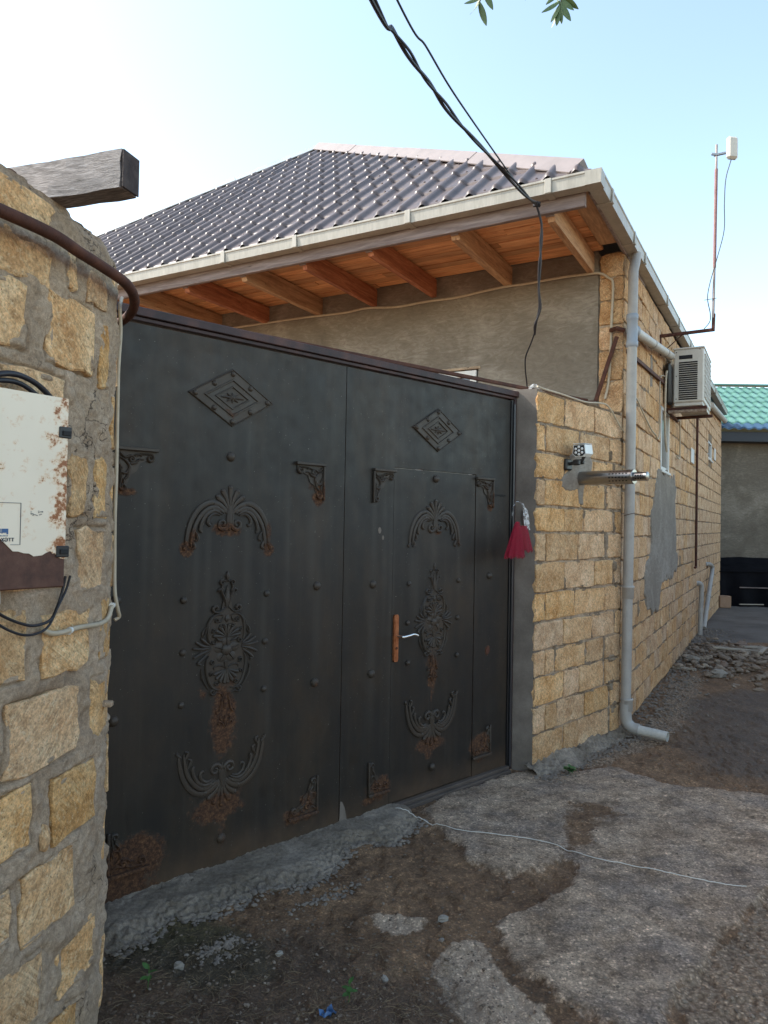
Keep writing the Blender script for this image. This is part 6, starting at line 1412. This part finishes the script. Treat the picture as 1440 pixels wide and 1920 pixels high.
for i, (x, y, r, l) in enumerate([(.27, 2.93, .020, 'pale grey stone on the brown soil in the centre foreground'), (.25, 2.79, .014, 'small stone below the pale grey one in the centre foreground'), (.03, 2.56, .016, 'pale stone on dark soil near the bottom centre'), (-.71, 2.60, .022, 'mossy stone lying on the dark soil at bottom left'), (-.36, 2.68, .014, 'little white stone on the mossy soil at left')]):
    V, F = rock_geo(r, 200+i, .7, 12); o = mesh_obj('stone', V, F, M_rub[0], None, False, (x, y, ground_z(x, y)+r*.3), i); tag(o, l, 'stone', 'loose stones on the soil')
# white string
sp_ = [(.09, 3.93), (.17, 3.90), (.25, 3.85), (.44, 3.73), (.55, 3.70), (.68, 3.67), (.81, 3.64), (.88, 3.60), (1.01, 3.47), (1.10, 3.42), (1.18, 3.39), (1.33, 3.32), (1.46, 3.265), (1.6, 3.21), (1.64, 3.20)]
def top_z(x, y):
    u, n0 = gtog(x, y); n0 = -n0; h = ground_z(x, y)
    if 0 < n0 < np.interp(u, low[:, 0], low[:, 1]) and -.3 < u < 1.66: h = max(h, .055)
    return h
P = [(x+random.uniform(-.0015, .0015), y+random.uniform(-.0015, .0015), ground_z(x, y)+.006+.052*float(sstep(.30, .12, np.array(x)))) for x, y in cat(sp_, 9)]
b = MB(); b.tube(P, .0020, 5); tag(b.obj('white_string', M_string, None, True), 'thin white string stretched over the ground from the cement strip', 'string')
# straw and dead stems bottom left
b = MB()
for _ in range(1300):
    x = random.uniform(-1.05, .30); y = 2.18+random.random()**1.7*.62; a = random.random()*6.28; L = random.uniform(.015, .075); z = ground_z(x, y)+.002; k = random.uniform(0, .5)
    p = Vector((x, y, z)); d = Vector((math.cos(a), math.sin(a), k)); d2 = Vector((math.cos(a+.5), math.sin(a+.5), k*.3))
    b.tube([p, p+d*L*.5, p+d*L*.5+d2*L*.5], [.0009, .0007, .0003], 3, False)
o = b.obj('dry_straw', M_strand); o['kind'] = 'stuff'
def leafmesh(L, wd, bend=.2, n=5):
    V = []; F = []
    for i in range(n+1):
        t = i/n; ww = wd*math.sin(math.pi*min(.98, t*.9+.08))**.8*.5; V += [(-ww, t*L, -bend*L*t*t), (0, t*L, -bend*L*t*t-.08*wd), (ww, t*L, -bend*L*t*t)]
    for i in range(n): F += [(3*i, 3*i+1, 3*i+4, 3*i+3), (3*i+1, 3*i+2, 3*i+5, 3*i+4)]
    return V, F
def seedling(x, y, h, nl, L, label, up=True):
    t = thing('seedling', label, 'plant', (x, y, ground_z(x, y)), 0, 'weeds on the ground')
    b = MB(); b.tube([(0, 0, 0), (.004, 0, h*.5), (.002, .003, h)], .0015, 5); b.obj('stem', M_weed, t)
    V, F = leafmesh(L, L*.55, .25); me = None
    for i in range(nl):
        if me is None: o = mesh_obj('leaf', V, F, M_weed, t, True); me = o
        else: o = copy_obj(me, t)
        o.location = (0, 0, h*(.35+.65*i/nl)); o.rotation_euler = (R(random.uniform(5, 40)), R(random.uniform(-15, 15)), i*2.4)
seedling(-.78, 2.47, .085, 4, .030, 'small upright green seedling on the soil at bottom left'); seedling(-.09, 2.42, .07, 6, .030, 'leafy green weed beside the blue plastic scrap'); seedling(1.22, 4.62, .05, 16, .045, 'bright green weed growing at the foot of the limestone pier')
V = []; F = []
for i in range(6):
    for j in range(5): V.append((i*.010+random.uniform(-.004, .004), j*.010+random.uniform(-.004, .004), .008+random.uniform(0, .022)))
for i in range(5):
    for j in range(4): F.append((i*5+j, (i+1)*5+j, (i+1)*5+j+1, i*5+j+1))
tag(mesh_obj('plastic_scrap', V, F, M_blueplastic, None, False, (-.17, 2.335, ground_z(-.17, 2.335)), .4), 'crumpled scrap of blue plastic on the soil at the bottom', 'plastic scrap')

# ================================================================== LEAFY TWIGS HANGING INTO THE TOP OF THE FRAME
def twig(base, tip, spots_, label):
    t = thing('leafy_twig', label, 'twig', base, 0, 'willow twigs at the top of the view')
    b = MB(); e = Vector(tip)-Vector(base); b.tube(cat([(0, 0, 0), tuple(e*.5+Vector((.02, 0, 0))), tuple(e)], 6), .0022, 5); b.obj('stem', M_twig, t)
    for (f, L, az, tilt, roll) in spots_:
        V, F = leafmesh(L, L*.27, .12, 6); o = mesh_obj('leaf', V, F, M_leaf, t, True, tuple(e*f)); o.rotation_euler = (R(-90+tilt), R(roll), 0)
        o.rotation_euler = (Matrix.Rotation(R(az), 3, 'Y') @ Matrix.Rotation(R(-90), 3, 'X') @ Matrix.Rotation(R(tilt), 3, 'X') @ Matrix.Rotation(R(roll), 3, 'Y')).to_euler()
twig((.43, 3.0, 4.02), (.365, 3.0, 3.815), [(.72, .085, 18, 10, 50), (.98, .10, -22, 12, 20), (1.0, .075, -5+30, -10, 60), (.90, .07, 75, 15, 10), (.55, .09, -60, 10, 30), (.7, .10, -25, 5, 10)], 'willow twig with five narrow leaves at the top, left one')
random.seed(4)
twig((.74, 3.0, 4.05), (.705, 3.0, 3.80), [(f, random.uniform(.06, .10), random.uniform(-70, 70), random.uniform(-20, 20), random.uniform(0, 80)) for f in (.35, .45, .52, .6, .66, .72, .78, .84, .88, .92, .96)]+[(1.0, .085, 5, 0, 20), (.9, .10, -28, 0, 10), (.95, .09, 20, 0, 40)], 'denser willow twig with many dark leaves at the top, right one')
twig((.60, 3.0, 4.0), (.575, 3.0, 3.88), [(.9, .06, 10, 10, 40), (.6, .07, 60, 5, 20)], 'small tip of a leaf between the two bigger willow twigs')
twig((.52, 3.0, 4.05), (.47, 3.0, 3.90), [(.95, .07, -55, 10, 20)], 'short twig end just right of the left willow twig')
b = MB(); b.tube(cat([(.1, 3.1, 4.25), (.5, 3.02, 4.06), (.9, 2.98, 4.02), (1.6, 2.9, 4.15), (3.0, 2.7, 4.1)], 6), .014, 7); tag(b.obj('tree_bough', M_twig, None, True), 'bough just above the frame carrying the willow twigs', 'bough')
